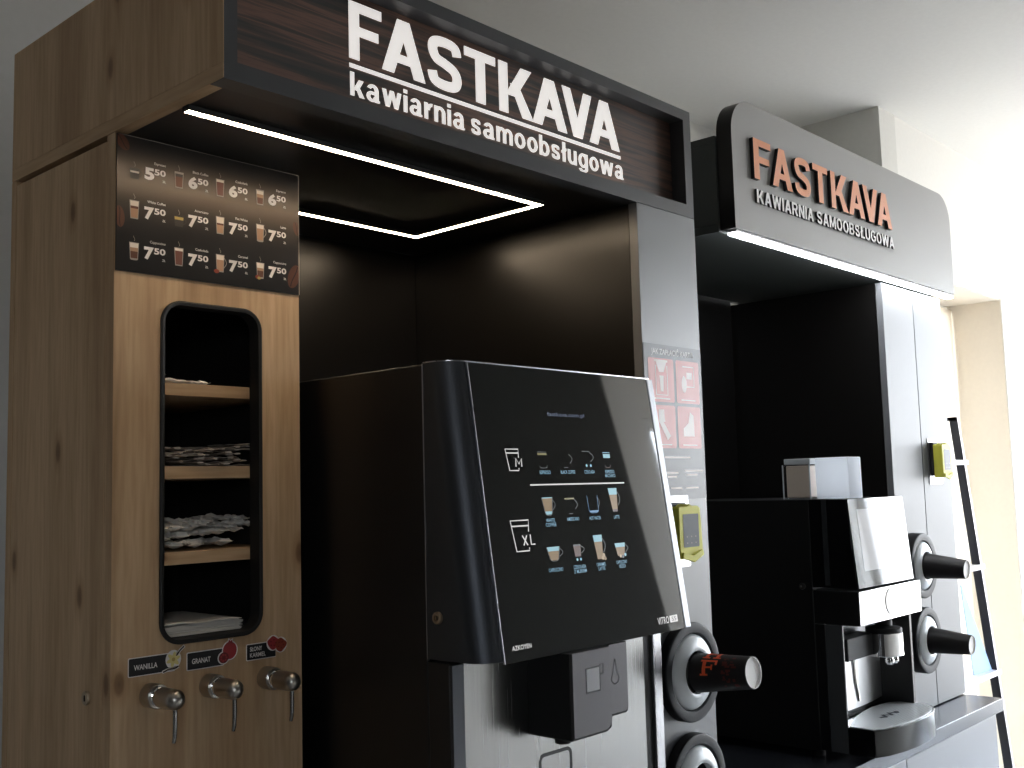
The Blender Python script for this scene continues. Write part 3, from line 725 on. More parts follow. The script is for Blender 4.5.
# second shelf: heap of wrapped stirrers
rnd = random.Random(3)
proto = crumpled(.125, .0105, .0026, GREYP, 5, 10, False, .0007).build('wrapped_stirrer')
tag(proto, 'grey paper-wrapped stirrer in the heap on the second shelf', 'stirrer', 'wrapped stirrers on the second shelf')
protos2 = [proto] + [crumpled(.125, .0105, .0026, GREYP, 60 + k_, 10, False, .0007).build('wrapped_stirrer') for k_ in range(3)]
for o in protos2[1:]: tag(o, proto['label'], 'stirrer', proto['group'])
def st_place(i):
    lay, k = divmod(i, 6)
    rise = max(0, (k - 2.5)) * .0020 * lay / 4
    return (.757 + k * .0295 + rnd.uniform(-.008, .008), 1.425 + rnd.uniform(-.025, .012), zs[1] + .0022 + lay * .0032 + rise), (rnd.uniform(-.06, .06), rnd.uniform(-.03, .03), radians(90) + rnd.uniform(-.75, .75))
for i in range(48):
    src = protos2[i % 4]; o = src if i < 4 else src.copy()
    if i >= 4: COL.objects.link(o)
    o.location, o.rotation_euler = st_place(i)
# third shelf: heap of white sugar sticks
protos3 = [crumpled(.095, .0185, .0080, WHITEP, 80 + k_, 22, False, .0012, .0011).build('sugar_stick') for k_ in range(4)]
for o in protos3: tag(o, 'crumpled white sugar stick in the heap on the third shelf', 'sachet', 'sugar sticks on the third shelf')
for i in range(26):
    src = protos3[i % 4]; o = src if i < 4 else src.copy()
    if i >= 4: COL.objects.link(o)
    lay, k = divmod(i, 6)
    kx = .775 + k * .0245 + (0 if lay < 2 else .01)
    zz = zs[2] + .0088 + lay * .0080 + (0.002 * k if lay else 0)
    o.location = (kx + rnd.uniform(-.008, .008), 1.424 + rnd.uniform(-.010, .02), zz)
    o.rotation_euler = (rnd.uniform(-.03, .03) * (1 + 3 * (lay > 1)), rnd.uniform(-.03, .03) * (1 + 3 * (lay > 1)), radians(90) + rnd.uniform(-.9, .9))
# bottom: stack of napkins
for i in range(12):
    mb = MB(); a = rnd.uniform(-.02, .02)
    nx, ny, nz = 7, 6, 0
    G = [[mb.v((-.066 + .132 * x / nx, -.08 + .16 * y / ny, .0005 * sin(x * 1.7 + i) * (1 if i > 8 else .2) + (.0020 * max(0, 1 - y / 2) * (x < 3) if i > 9 else 0))) for y in range(ny + 1)] for x in range(nx + 1)]
    Bt = [[mb.v((q.co.x, q.co.y, q.co.z - .0011)) for q in r] for r in G]
    for x in range(nx):
        for y in range(ny):
            mb.f([G[x][y], G[x + 1][y], G[x + 1][y + 1], G[x][y + 1]], WHITEP); mb.f([Bt[x][y], Bt[x][y + 1], Bt[x + 1][y + 1], Bt[x + 1][y]], WHITEP)
    E_ = [(x, 0) for x in range(nx)] ; 
    for x in range(nx):
        mb.f([G[x][0], Bt[x][0], Bt[x + 1][0], G[x + 1][0]], WHITEP); mb.f([G[x][ny], G[x + 1][ny], Bt[x + 1][ny], Bt[x][ny]], WHITEP)
    for y in range(ny):
        mb.f([G[0][y], G[0][y + 1], Bt[0][y + 1], Bt[0][y]], WHITEP); mb.f([G[nx][y], Bt[nx][y], Bt[nx][y + 1], G[nx][y + 1]], WHITEP)
    o = mb.build('paper_napkin'); o.location = (.829 + rnd.uniform(-.003, .003), 1.442 + rnd.uniform(-.004, .004), 1.2715 + i * .00140); o.rotation_euler = (0, 0, a)
    tag(o, 'flat white paper napkin in the stack at the bottom of the slot', 'napkin', 'napkins at the bottom of the slot')

# ================================================================== FIRST COFFEE MACHINE
MX0, MX1, MYS, MZT, MZB = 1.0096, 1.4855, 1.0910, 1.6370, 1.2319
GY = lambda z: .9848 + (z - MZB) * (.0574 / .4051)          # front of the door leans back
cm = thing('coffee_machine', 'tall black coffee machine with a slanted black glass front of glowing drink pictures', 'coffee machine', (MX0, MYS, .86))
MB().box(MX0, MX1, MYS + .0006, YB - .03, .885, MZT - .001, BLKMET).build('body', cm, .002)
for fx in (MX0 + .04, MX1 - .04):
    for fy in (1.12, 1.56): MB().lathe([(0, 0), (.018, 0), (.018, .0245), (0, .0245)], (fx, fy, .8602), (0, 0, 1), RUBBER, 20).build('foot', cm)
# door: rounded left edge, slanted front
def door_ring(z, y0, x0=MX0, x1=MX1, ra=.036, rb=.007):
    y = GY(z); R = [(x0, y0, z)]
    for i in range(11):
        a = pi + .5 * pi * i / 10; R.append((x0 + ra + ra * cos(a), y + ra + ra * sin(a), z))
    for i in range(9):
        a = 1.5 * pi + .5 * pi * i / 8; R.append((x1 - rb + rb * cos(a), y + rb + rb * sin(a), z))
    R.append((x1, y0, z)); return R
mb = MB(); mb.loft([door_ring(MZB + .003 , MYS - .0006), door_ring(MZT, MYS - .0006)], DARKAL)
door = mb.build('door', cm)
def sub(mb, name, parent, bevel=0, label=None):
    o = mb.build(name, cm, bevel, label); o.parent = parent; return o
glp = lambda u, v, w: (u, GY(v) - w, v)
mb = MB(glp); a = .0475
GX0, GX1 = 1.0472, 1.4660
mb.box(GX0, GX1, MZB, MZT - .0012, .0003, .0028, GLASSB)     # (u, v, w)
sub(mb, 'glass_panel', door)
mb = MB(glp); mb.box(GX0 - .0018, GX0 - .0002, MZB, MZT - .001, .0003, .0030, SILVER); sub(mb, 'glass_edge', door)
mb = MB(glp); mb.box(GX1 + .0003, GX1 + .0030, MZB + .001, MZT - .001, .0003, .0026, BLACKM); sub(mb, 'gasket', door)
mb = MB(glp); mb.box(GX1 + .0034, MX1 - .0003, MZB + .0005, MZT - .0005, .0003, .0030, TRIMS)
sub(mb, 'edge_trim', door, .001)
mb = MB(); mb.loft([[(x * 1 + 0, y, z0_) for x, y, _ in door_ring(MZT, MYS - .0006)] for z0_ in (MZT + .0002, MZT + .0016)], SILVER); sub(mb, 'top_trim', door)
lk = MB(); lo = (MX0 - .0002, 1.0684, 1.2906)
lk.lathe([(0, .002), (.004, .002), (.004, .0045), (.0075, .0045), (.0085, .0030), (.0085, -.002)], lo, (-1, 0, 0), BRASS, 28)
lk.box(MX0 - .0035, MX0 - .0022, lo[1] - .0008, lo[1] + .0008, lo[2] - .003, lo[2] + .003, BLACKM)
sub(lk, 'lock', door, label='small round bronze lock')
# display graphics (backlit) on the glass
WO = .0032
def outline_cup(mb, tl, tr, bl_, br, c1, c2, rs, rb_, wd, m):
    band(mb, [rs, tr, tl, bl_, br, rb_], wd, WO, m); band(mb, [c1, c2], wd, WO + .0001, m)
mb = MB(glp)
MB().box(MX0 - .0008, MX0 + .002, MYS - .0008, MYS + .0008, MZB, MZT - .0005, SILVER).build('door_edge_highlight', cm)  # thin silver strip standing for the highlight along the door edge
outline_cup(mb, (1.0993, 1.516), (1.1262, 1.516), (1.1036, 1.4858), (1.1226, 1.4858), (1.1003, 1.5105), (1.1257, 1.5105), (1.1250, 1.5040), (1.1233, 1.4895), .0017, E_WHT)
for q in ([(1.1172, 1.4913), (1.1190, 1.5028), (1.1243, 1.4950), (1.1306, 1.5028), (1.1296, 1.4913)],): band(mb, q, .0019, WO + .0002, E_WHT)
sub(mb, 'size_symbol', door)
mb = MB(glp)
outline_cup(mb, (1.0908, 1.4166), (1.1281, 1.4166), (1.0966, 1.3747), (1.1228, 1.3747), (1.0922, 1.409), (1.1272, 1.409), (1.1256, 1.4005), (1.1232, 1.3790), .0019, E_WHT)
for q in ([(1.1112, 1.3958), (1.1206, 1.3822)], [(1.1204, 1.3958), (1.1122, 1.3822)], [(1.1278, 1.3965), (1.1278, 1.3830), (1.1362, 1.3830)]): band(mb, q, .0021, WO + .0002, E_WHT)
sub(mb, 'size_symbol', door)
mb = MB(glp); mb.flat([(1.142, 1.4642), (1.3636, 1.4642), (1.3636, 1.4662), (1.142, 1.4662)], WO, E_WHT); sub(mb, 'divider_line', door)
mb = MB(glp); put_text(mb, 'fastkava.com.pl', 1.2440, 1.5660, .0060, WO, E_DIM, .0, width=.0863, align='c'); sub(mb, 'web_address', door)
mb = MB(glp); put_text(mb, 'AZKOYEN', 1.0625, 1.2470, .0058, WO, E_WHT, .012, width=.0385); sub(mb, 'maker_lettering', door)
mb = MB(glp); put_text(mb, 'VITRO', 1.3964, 1.2445, .0105, WO, E_WHT, .0, width=.0300); mb.prism(rrect(1.4295, 1.4505, 1.2445, 1.2550, .0012, 4), WO - .0004, WO, E_WHT, plane='xy')
put_text(mb, 'S5', 1.4400, 1.2468, .0062, WO + .0004, BLACKP, .0, width=.0120, align='c'); sub(mb, 'model_lettering', door)
CAPS = [(1.1785, 1.4815, ['ESPRESSO'], .0180), (1.2300, 1.4815, ['BLACK COFFEE'], .0250), (1.2810, 1.4815, ['CZEKOLADA'], .0190), (1.3310, 1.4815, ['ESPRESSO', 'MACCHIATO'], .0190),
        (1.1755, 1.4128, ['WHITE', 'COFFEE'], .0175), (1.2265, 1.4128, ['AMERICANO'], .0210), (1.2785, 1.4122, ['HOT WATER'], .0205), (1.3315, 1.4118, ['LATTE'], .0105),
        (1.1730, 1.3435, ['CAPPUCCINO'], .0235), (1.2265, 1.3440, ['CZEKOLADA', 'Z MLEKIEM'], .0215), (1.2770, 1.3440, ['CARAMEL', 'LATTE'], .0170), (1.3275, 1.3440, ['CAPPUCCINO', 'ORZECH'], .0200)]
for cx, cz, ls, wd in CAPS:
    mb = MB(glp)
    for k_, s_ in enumerate(ls): put_text(mb, s_, cx, cz - k_ * .0062 - .0010, .0050, WO, E_TXT, .004, width=1.32 * wd * len(s_) / max(len(q) for q in ls), align='c')
    sub(mb, 'drink_caption', door)
def edrink(cx, z0, h, wt, wb, layers, outline=None, handle=0, hm=E_LIN, extra=None, skew=.0):
    mb = MB(glp); wid = lambda t_: (wb + (wt - wb) * t_) / 2; t0 = 0
    for fr_, m_ in layers:
        t1 = t0 + fr_
        if m_: mb.flat([(cx - wid(t0), z0 + h * t0), (cx + wid(t0), z0 + h * t0), (cx + wid(t1), z0 + h * t1), (cx - wid(t1), z0 + h * t1)], WO, m_)
        t0 = t1
    if outline:
        o_ = .0010
        band(mb, [(cx - wid(1) - o_, z0 + h), (cx - wid(.1) - o_, z0 + h * .1), (cx - wid(0) * .6, z0 - o_), (cx + wid(0) * .6, z0 - o_), (cx + wid(.1) + o_, z0 + h * .1), (cx + wid(1) + o_, z0 + h)], .0008, WO + .0001, outline)
    if handle: band(mb, [(cx + wid(.7) + handle * sin(a_ * pi), z0 + h * (.88 - .62 * a_)) for a_ in [i / 10 for i in range(11)]], .0011, WO, hm)
    if extra: extra(mb)
    sub(mb, 'drink_symbol', door)
def dots(pts, r, ms):
    def f_(mb):
        for i, p in enumerate(pts): mb.flat(ell(p[0], p[1], r, r, 10), WO + .0002, ms[i % len(ms)])
    return f_
edrink(1.1765, 1.4900, .0235, .0210, .0165, [(.76, None), (.13, E_GLD), (.05, None), (.03, E_LIN)], None, extra=lambda mb: band(mb, [(1.1680, 1.4925), (1.1700, 1.4895), (1.1765, 1.4890), (1.1830, 1.4895), (1.1848, 1.4930)], .0008, WO, E_LIN))
edrink(1.2270, 1.4900, .0220, .0210, .0170, [(.05, None)], None, handle=.0065, extra=lambda mb: band(mb, [(1.2220, 1.4895), (1.2320, 1.4895)], .0009, WO, E_LIN))
edrink(1.2780, 1.4920, .0235, .0190, .0135, [(.92, None), (.04, E_LIN)], None, handle=.0085, extra=dots([(1.2760, 1.4925), (1.2860, 1.4925)], .0022, [E_FOAM, E_TXT]))
edrink(1.3285, 1.4900, .0235, .0180, .0145, [(.60, None), (.26, E_FOAM), (.07, None), (.05, E_TXT)], None, extra=lambda mb: band(mb, [(1.3215, 1.4925), (1.3240, 1.4895), (1.3285, 1.4890), (1.3330, 1.4895), (1.3355, 1.4930)], .0008, WO, E_CHO))
edrink(1.1742, 1.4225, .0245, .0225, .0130, [(.18, E_FOAM), (.76, E_LAT), (.06, E_FOAM)], E_LIN, handle=.0065)
edrink(1.2240, 1.4225, .0230, .0225, .0170, [(.88, None), (.10, E_GLD)], None, handle=.0065, extra=lambda mb: band(mb, [(1.2190, 1.4222), (1.2280, 1.4222)], .0009, WO, E_LIN))
edrink(1.2780, 1.4225, .0250, .0230, .0205, [(.10, E_BLU)], E_BLU, handle=.0050)
edrink(1.3305, 1.4215, .0360, .0220, .0120, [(.10, E_CHO), (.62, E_LAT), (.28, E_FOAM)], None, handle=.0060)
edrink(1.1730, 1.3580, .0190, .0270, .0160, [(.68, E_LAT), (.32, E_FOAM)], E_LIN, handle=.0080)
edrink(1.2260, 1.3600, .0175, .0170, .0130, [(.88, E_CHO), (.12, E_LIN)], None, handle=.0080, extra=dots([(1.2230, 1.3560), (1.2310, 1.3560)], .0022, [E_FOAM, E_TXT]))
edrink(1.2770, 1.3530, .0355, .0215, .0130, [(.72, E_LAT), (.28, E_FOAM)], None, handle=.0065, extra=dots([(1.2830, 1.3545), (1.2885, 1.3535), (1.2860, 1.3585)], .0030, [E_TAN, E_LAT]))
edrink(1.3290, 1.3550, .0190, .0260, .0170, [(.68, E_LAT), (.32, E_FOAM)], None, handle=.0075, extra=dots([(1.3270, 1.3545), (1.3330, 1.3535), (1.3390, 1.3560)], .0026, [E_TAN, E_LIN, E_FOAM]))
# lower front
LY_ = 1.0443
MB().box(MX0, MX1, LY_ + .006, MYS - .0006, .885, MZB - .001, BLKMET).build('lower_door', cm, .001)
MB().box(MX0, 1.0318, LY_, LY_ + .0058, .887, MZB - .002, DARKAL).build('front_stile', cm, .0008)
MB().box(1.0325, 1.4420, LY_ + .0030, LY_ + .0058, .887, MZB - .002, STEEL).build('steel_front', cm)
MB().box(1.4425, 1.4625, LY_ + .0035, LY_ + .0058, .887, MZB - .002, BLACKM).build('gap_strip', cm)
MB().box(1.4630, 1.4855, LY_ - .002, LY_ + .0058, .887, MZB - .002, SILVER).build('front_stile', cm, .0012, label='silver front stile')
def hood(x0, x1, y0, z0, z1, name, rl, rr_, lab):
    mb = MB(); poly = rrect(x0, x1, z0, z1, 0, 8, (rl, rr_, 0, 0))
    rings = []
    for y, ins in ((LY_ + .0028, 0), (y0 + .006, 0), (y0 + .0018, .0010), (y0, .0045)):
        rings.append([(min(max(x, x0 + ins), x1 - ins), y, max(z, z0 + ins)) for x, z in poly])
    mb.loft(rings, BLACKM, cap=False)
    hd = mb.build(name, cm, label=lab)
    mb = MB(); q = rrect(x0 + .0045, x1 - .0045, z0 + .0045, z1, 0, 8, (max(rl - .0045, .001), max(rr_ - .0045, .001), 0, 0)); mb.prism(q, y0 - .0008, y0 + .0006, SILVERD, cap=True)
    f_ = mb.build('hood_front', cm); f_.parent = hd
    return hd

h1 = hood(1.1619, 1.2560, .9687, 1.1120, 1.2310, 'coffee_spout_hood', .006, .020, None)
mb = MB(front(.9678)); band(mb, [(1.1955, 1.2070), (1.1955, 1.1735), (1.2265, 1.1735), (1.2265, 1.2070), (1.1955, 1.2070)], .0022, .0002, BLACKM); band(mb, [(1.2265, 1.2090), (1.2340, 1.2090), (1.2340, 1.1960), (1.2265, 1.1960)], .0018, .0002, BLACKM)
mb.flat([(1.1968, 1.1750), (1.2253, 1.1750), (1.2253, 1.2058), (1.1968, 1.2058)], .0001, SILVERM)
o = mb.build('cup_symbol', cm); o.parent = h1
MB().lathe([(0, 0), (.011, 0), (.013, .012), (.013, .02), (0, .02)], (1.185, 1.005, 1.1035), (0, 0, 1), BLACKM, 24).build('spout', cm).parent = h1
h2 = hood(1.2565, 1.3080, .9780, 1.1280, 1.2310, 'water_spout_hood', .003, .012, None)
mb = MB(front(.9771)); pts = []
for i in range(29):
    a = 2 * pi * i / 28; r = .0088; k_ = max(0, cos(a))
    pts.append((1.2740 + r * sin(a) * (1 - .55 * k_), 1.1830 + r * cos(a) * (1 + 2.0 * k_ ** 2)))
band(mb, pts, .0018, .0002, BLACKM); o = mb.build('drop_symbol', cm); o.parent = h2
mb = MB(front(LY_ + .0030)); pts = [(1.1830, 1.02), (1.1830, 1.070)] + [(1.1830 + .009 - .009 * cos(a), 1.070 + .009 * sin(a)) for a in [pi / 2 * i / 6 for i in range(1, 7)]] + [(1.243, 1.079)] + [(1.243 + .009 * sin(a), 1.070 + .009 * cos(a)) for a in [pi / 2 * i / 6 for i in range(1, 7)]] + [(1.252, 1.02)]
band(mb, pts, .0050, .0004, BLACKM); mb.build('cup_outline', cm)

# ================================================================== ON THE FIRST COLUMN
pp = thing('payment_poster', 'grey paying-by-card poster with four red picture tiles on the column', 'poster', (1.5080, YF, 1.4346))
MB().box(1.5085, 1.6875, YF - .0012, YF - .0002, 1.4346, 1.7060, MATTP).build('sheet', pp)
pl = front(YF - .0012)
mb = MB(pl); put_text(mb, 'JAK ZAPŁACIĆ KARTĄ', 1.5310, 1.6885, .0095, .0003, WHITEA, .015, width=.131); mb.build('title', pp)
TX = ((1.5200, 1.5975), (1.6045, 1.6785)); TZ = ((1.6045, 1.6815), (1.5240, 1.5990))
for i, (x0, x1) in enumerate(TX):
    for j, (z0, z1) in enumerate(TZ):
        mb = MB(pl); mb.flat(rrect(x0, x1, z0, z1, .004, 5), .0003, RED)
        t_ = mb.build('red_tile', pp)
        cx, cz = (x0 + x1) / 2, (z0 + z1) / 2 + .004; mb = MB(pl); w_ = .0005
        if (i, j) == (0, 0):
            band(mb, [(cx - .020, cz + .030), (cx + .020, cz + .030)], .004, w_, PINKW); mb.flat([(cx - .016, cz + .028), (cx + .016, cz + .028), (cx + .007, cz + .010), (cx - .007, cz + .010)], w_ + .0001, PINKW)
            band(mb, [(cx - .017, cz + .022), (cx - .017, cz - .030), (cx + .018, cz - .030), (cx + .018, cz + .022)], .0022, w_, PINKW)
            mb.flat([(cx - .006, cz + .004), (cx + .007, cz + .004), (cx + .005, cz - .024), (cx - .004, cz - .024)], w_, PINKW)
        elif (i, j) == (1, 0):
            band(mb, [(cx - .016, cz + .024), (cx + .020, cz + .024), (cx + .020, cz - .012), (cx - .004, cz - .012)], .0022, w_, PINKW)
            mb.flat(ell(cx - .012, cz - .008, .008, .015, 20), w_, PINKW); mb.flat([(cx - .004, cz + .014), (cx + .014, cz + .014), (cx + .014, cz + .002), (cx - .004, cz + .002)], w_, PINKW)
        elif (i, j) == (0, 1):
            mb.flat([(cx - .012, cz + .026), (cx + .004, cz + .026), (cx + .006, cz + .004), (cx - .012, cz + .004)], w_, PINKW); mb.flat([(cx - .012, cz + .004), (cx, cz + .006), (cx + .022, cz - .020), (cx + .012, cz - .028)], w_ + .0001, PINKW)
        else:
            mb.flat([(cx + .002, cz + .024), (cx + .014, cz + .018), (cx + .015, cz - .020), (cx - .020, cz - .020), (cx - .020, cz - .006), (cx - .004, cz + .004)], w_, PINKW)
        band(mb, [(x0 + .014, z0 + .006), (x1 - .014, z0 + .006)], .0022, w_, PINKW)
        o = mb.build('pictogram', pp); o.parent = t_
mb = MB(pl)
for x0, x1, z in ((1.560, 1.640, 1.508), (1.560, 1.600, 1.481), (1.620, 1.680, 1.484), (1.565, 1.595, 1.474), (1.625, 1.660, 1.477), (1.575, 1.610, 1.454), (1.622, 1.662, 1.454)): band(mb, [(x0, z), (x1, z)], .0030, .0003, PINKW)
mb.build('small_print', pp)

def card_reader(x0, x1, z0, z1, y0, yw, label):
    t = thing('card_reader', label, 'card reader', (x0, yw, z0), 'yellow card readers')
    w_ = x1 - x0; h_ = z1 - z0
    mb = MB(); mb.box(x0 - .004, x1 + .022, yw - .0025, yw - .0003, z0 - .018, z1 + .018, SILVER); mb.build('wall_plate', t, .0005)
    MB().box(x0 + .004, x1 - .006, y0 + .026, yw - .0026, z0 + .006, z1 + .006, BLACKM).build('mounting_box', t, .001)
    P = [(x0, z0), (x1 - .002, z0 + .004), (x1 + .002, z0 + .010), (x1, z1 - .026), (x1 - .003, z1 - .004), (x1 - .010, z1)]
    top = [(x0 + w_ * .62, z1), (x0 + w_ * .5, z1 + .0035), (x0 + w_ * .38, z1)]
    poly = P + top + [(x0 + .003, z1), (x0, z1 - .003)]
    mb = MB(); k_ = len(poly); A = [mb.v((x, y0, z)) for x, z in poly]; B = [mb.v((x + (.001 if x > x0 + .02 else 0), y0 + .0255, z)) for x, z in poly]
    for i in range(k_): mb.f([A[i], A[(i + 1) % k_], B[(i + 1) % k_], B[i]], LIME)
    mb.f(A[::-1], LIME); mb.f(B, LIME); mb.build('housing', t, .0012)
    mb = MB(front(y0)); mb.flat(rrect(x0 + w_ * .16, x1 - w_ * .14, z0 + h_ * .22, z1 - h_ * .15, .002, 4), .0004, LCD); mb.build('display', t)
    mb = MB(front(y0))
    for r_i in range(2):
        for c_i in range(3): mb.flat(ell(x0 + w_ * (.32 + .19 * c_i), z0 + h_ * (.30 + .12 * r_i), .0018, .0014, 10), .0007, PGL)
    mb.build('keypad', t)
    mb = MB()                                                    # card slot lip below
    mb.prism([(x0 + .004, z0 + .012), (x0 + w_ * .5, z0 + .006), (x1 - .004, z0 + .014), (x1 - .002, z0 + .005), (x0 + w_ * .55, z0 - .006), (x0 + .002, z0 + .002)], y0 - .0045, y0 - .0003, LIME)
    mb.build('card_slot', t, .001)
card_reader(1.5350, 1.6030, 1.3340, 1.4230, 1.0300, YF, 'yellow card reader on the column between the two machines')

def dispenser(cx, cz, yw, label, ring=RINGM, R_=.084, dp=.018):
    t = thing('cup_dispenser', label, 'cup dispenser', (cx, yw, cz), 'cup dispensers')
    MB().lathe([(R_ * .74, .0003), (R_ - .004, .0003), (R_, .003), (R_, dp)], (cx, yw, cz), (0, -1, 0), RUBBER, 64).build('collar', t)
    MB().lathe([(R_, .0182), (R_ - .001, .0205), (R_ - .004, .0215), (.067, .0200), (.0645, .0170), (.0645, .0120)], (cx, yw - dp + .018, cz), (0, -1, 0), ring, 64).build('ring', t)
    MB().lathe([(.0640, .0120), (.0632, .0170), (.0590, .0215), (.050, .0255), (.0430, .0280), (.0385, .0285), (.0365, .0275), (.0365, .0150)], (cx, yw - dp + .018, cz), (0, -1, 0), FROST, 64).build('dome', t)
    MB().lathe([(0, .004), (R_ * .74, .004), (R_ * .74, .0008)], (cx, yw, cz), (0, -1, 0), BLACKM, 40).build('back_plate', t)
    return t
def paper_cup(cx, cz, yw, y1, label, printed=False, tilt=0, r0=.0345, r1=.0262):
    """sleeve of cups lying on its side, the outermost cup's bottom towards the room"""
    t = thing('paper_cup', label, 'cup', (cx, yw - .03, cz)); L_ = (yw - .03) - y1
    MB().lathe([(r0 - .001, 0), (r0, 0), (r1, L_), (r1 - .0008, L_)], (cx, yw - .03, cz), (0, -1, tilt), PCUP, 48).build('wall', t)
    MB().lathe([(r1 - .0008, L_ + .0002), (r1 - .0016, L_ + .0002), (r1 - .0018, L_ - .004), (0, L_ - .004)], (cx, yw - .03, cz), (0, -1, tilt), PWHITE, 48).build('bottom', t)
    if printed:
        ax = Vector((0, -1, tilt)).normalized(); e1 = Vector((1, 0, 0)); e2 = ax.cross(e1)
        def cyl(u, v, w):       # u along the axis, v angle in radians
            u += .010
            r = r0 + (r1 - r0) * u / L_ + .0003 + w
            return Vector((cx, yw - .03, cz)) + ax * u + (e1 * cos(v) + e2 * sin(v)) * r
        def patch(mb, u0, u1, v0, v1, m, w=0):
            n_ = max(2, int(abs(v1 - v0) / .12)); q = [[mb.v((u, v0 + (v1 - v0) * i / n_, w)) for i in range(n_ + 1)] for u in (u0, u1)]
            for i in range(n_): mb.f([q[0][i], q[0][i + 1], q[1][i + 1], q[1][i]], m)
        mb = MB(cyl); A0 = VIEWA
        # big red serif letters
        for (u0, u1, v0, v1) in ((.016, .0225, 2.28, 3.16), (.012, .0265, 3.06, 3.16), (.012, .043, 2.28, 2.40), (.039, .043, 2.28, 2.58), (.0225, .034, 2.66, 2.76), (.032, .035, 2.56, 2.86),
                                 (.016, .0225, 1.30, 2.16), (.036, .0425, 1.30, 2.16), (.0225, .036, 1.68, 1.80), (.012, .0265, 2.06, 2.16), (.032, .0465, 2.06, 2.16), (.012, .0265, 1.30, 1.40), (.032, .0465, 1.30, 1.40)):
            patch(mb, u0, u1, v0, v1, PCUPR)
        mb.build('red_lettering', t)
        mb = MB(cyl); rr2 = random.Random(11)
        for k_ in range(26):
            u = .050 + rr2.random() * .022; v_ = A0 - .6 + rr2.random() * 2.2; patch(mb, u, u + .003 + rr2.random() * .006, v_, v_ + .05 + rr2.random() * .16, PCUPD)
        mb.build('pattern', t)
    return t
VIEWA = 2.2
dispenser(1.594, 1.139, YF, 'upper cup dispenser on the first column, holding the red-printed cup')
dispenser(1.597, .951, YF, 'empty cup dispenser at the bottom of the first column', RUBBER)
paper_cup(1.594, 1.139, YF, .936, 'black paper cup with red lettering sticking out of the dispenser', True, .09, .0330, .0262)

# ================================================================== SECOND KIOSK
X2, X2R, Y2, Y2B = 1.976, 3.1877, 1.1875, 1.66
ZC2 = .8414
ca2 = thing('sign_canopy', 'grey round-cornered canopy sign with raised orange letters over small white ones', 'canopy', (X2, 1.1557, 1.9970))
mb = MB(); SB0, SB1, SBZ = 1.982, 3.2250, (2.0005, 2.2940)
sb = rrect(SB0, SB1, SBZ[0], SBZ[1], 0, 12, (0, 0, .080, .080))
mb.prism(sb, 1.1557, 1.1930, SIGNG, side=BLACKL); mb.build('sign_board', ca2)
mb = MB(); DG = grainy('dark_green_grey_laminate', (.055, .062, .058), .5, 700, .06)
mb.box(X2, X2R, 1.1940, Y2B, 2.0150, 2.1935, DG); mb.box(X2, X2R, 1.1940, Y2B, 2.1940, 2.2100, DG); mb.build('housing', ca2, .0006)
MB().box(X2, X2R, 1.1940, Y2B, 1.9975, 2.0145, DG).build('bottom_board', ca2, .0006)
for q in ((1.2240, 2.172), (1.2240, 2.06)): MB().lathe([(0, .0008), (.0050, .0008), (.0050, 0)], (X2, q[0], q[1]), (-1, 0, 0), DG, 20).build('screw_cap', ca2)
pl = front(1.1557)
mb = MB(pl); put_word(mb, 'FASTKAVA', 2.0555, 2.7745, 2.1210, .0915, .0100, ORANGE, depth=.0092, side=BLACKP, gap=.12, kern={'FA': -.08, 'AS': -.02, 'ST': -.01, 'TK': .03, 'KA': -.08, 'AV': -.18, 'VA': -.18}); mb.build('lettering', ca2)
mb = MB(pl); put_word(mb, 'KAWIARNIA SAMOOBSŁUGOWA', 2.0695, 2.7795, 2.0700, .0305, .0055, WHITEA, depth=.0048, side=BLACKP, gap=.10, space=.34); mb.build('tagline', ca2)
ls = thing('light_strip', 'bright white LED strip along the lower edge of the grey canopy sign', 'light', (SB0, 1.16, 1.99))
MB().box(SB0 + .010, SB1 - .003, 1.1600, 1.1820, 1.9945, 1.9998, WSHELF).build('profile', ls)
MB().box(SB0 + .010, SB1 - .003, 1.1590, 1.1810, 1.9895, 1.9943, LEDC).build('diffuser', ls, .001)
nb2 = MB().box(X2, X2R - .42, Y2B - .016, Y2B, ZC2 + .0005, 1.9970, BLACKL)
alone(nb2, 'back_panel', 'black back panel of the niche behind the small coffee machine', 'panel', (X2, Y2B, ZC2))
c2 = thing('column_cabinet', 'light grey two-door column cabinet beside the small coffee machine, carrying two cup dispensers', 'cabinet', (2.7822, Y2, ZC2))
mb = MB(); mb.box(2.7822, 2.8000, Y2 + .0185, Y2B, ZC2 + .0004, 1.9868, BLACKL); mb.box(3.1700, X2R, Y2 + .0185, Y2B, ZC2 + .0004, 1.9868, GREYL); mb.box(2.8, 3.17, Y2B - .014, Y2B, ZC2 + .0004, 1.9868, BLACKL)
mb.box(2.8, 3.17, Y2 + .0185, Y2B - .014, 1.9700, 1.9868, BLACKL); mb.box(2.97, 3.0, Y2 + .0185, Y2 + .03, ZC2 + .0004, 1.97, BLACKL); mb.build('carcass', c2)
MB().box(2.7822, 2.9832, Y2, Y2 + .018, ZC2 + .003, 1.9864, GREYP2).build('door', c2, .0008)
MB().box(2.9870, X2R, Y2, Y2 + .018, ZC2 + .003, 1.9864, GREYP2).build('door', c2, .0008)
card_reader(3.0280, 3.0940, 1.4600, 1.5530, 1.1480, Y2, 'yellow card reader high on the right-hand column, seen from its olive side')
dispenser(2.868, 1.228, Y2, 'upper of the two cup dispensers on the light grey column', R_=.086, dp=.032)
dispenser(2.868, 1.033, Y2, 'lower of the two cup dispensers on the light grey column', R_=.086, dp=.032)
paper_cup(2.875, 1.228, Y2, 1.046, 'plain black paper cup in the upper dispenser of the light grey column', False, -.07, .0345, .0245)
paper_cup(2.877, 1.033, Y2, 1.046, 'plain black paper cup in the lower dispenser of the light grey column', False, -.05, .0345, .0250)
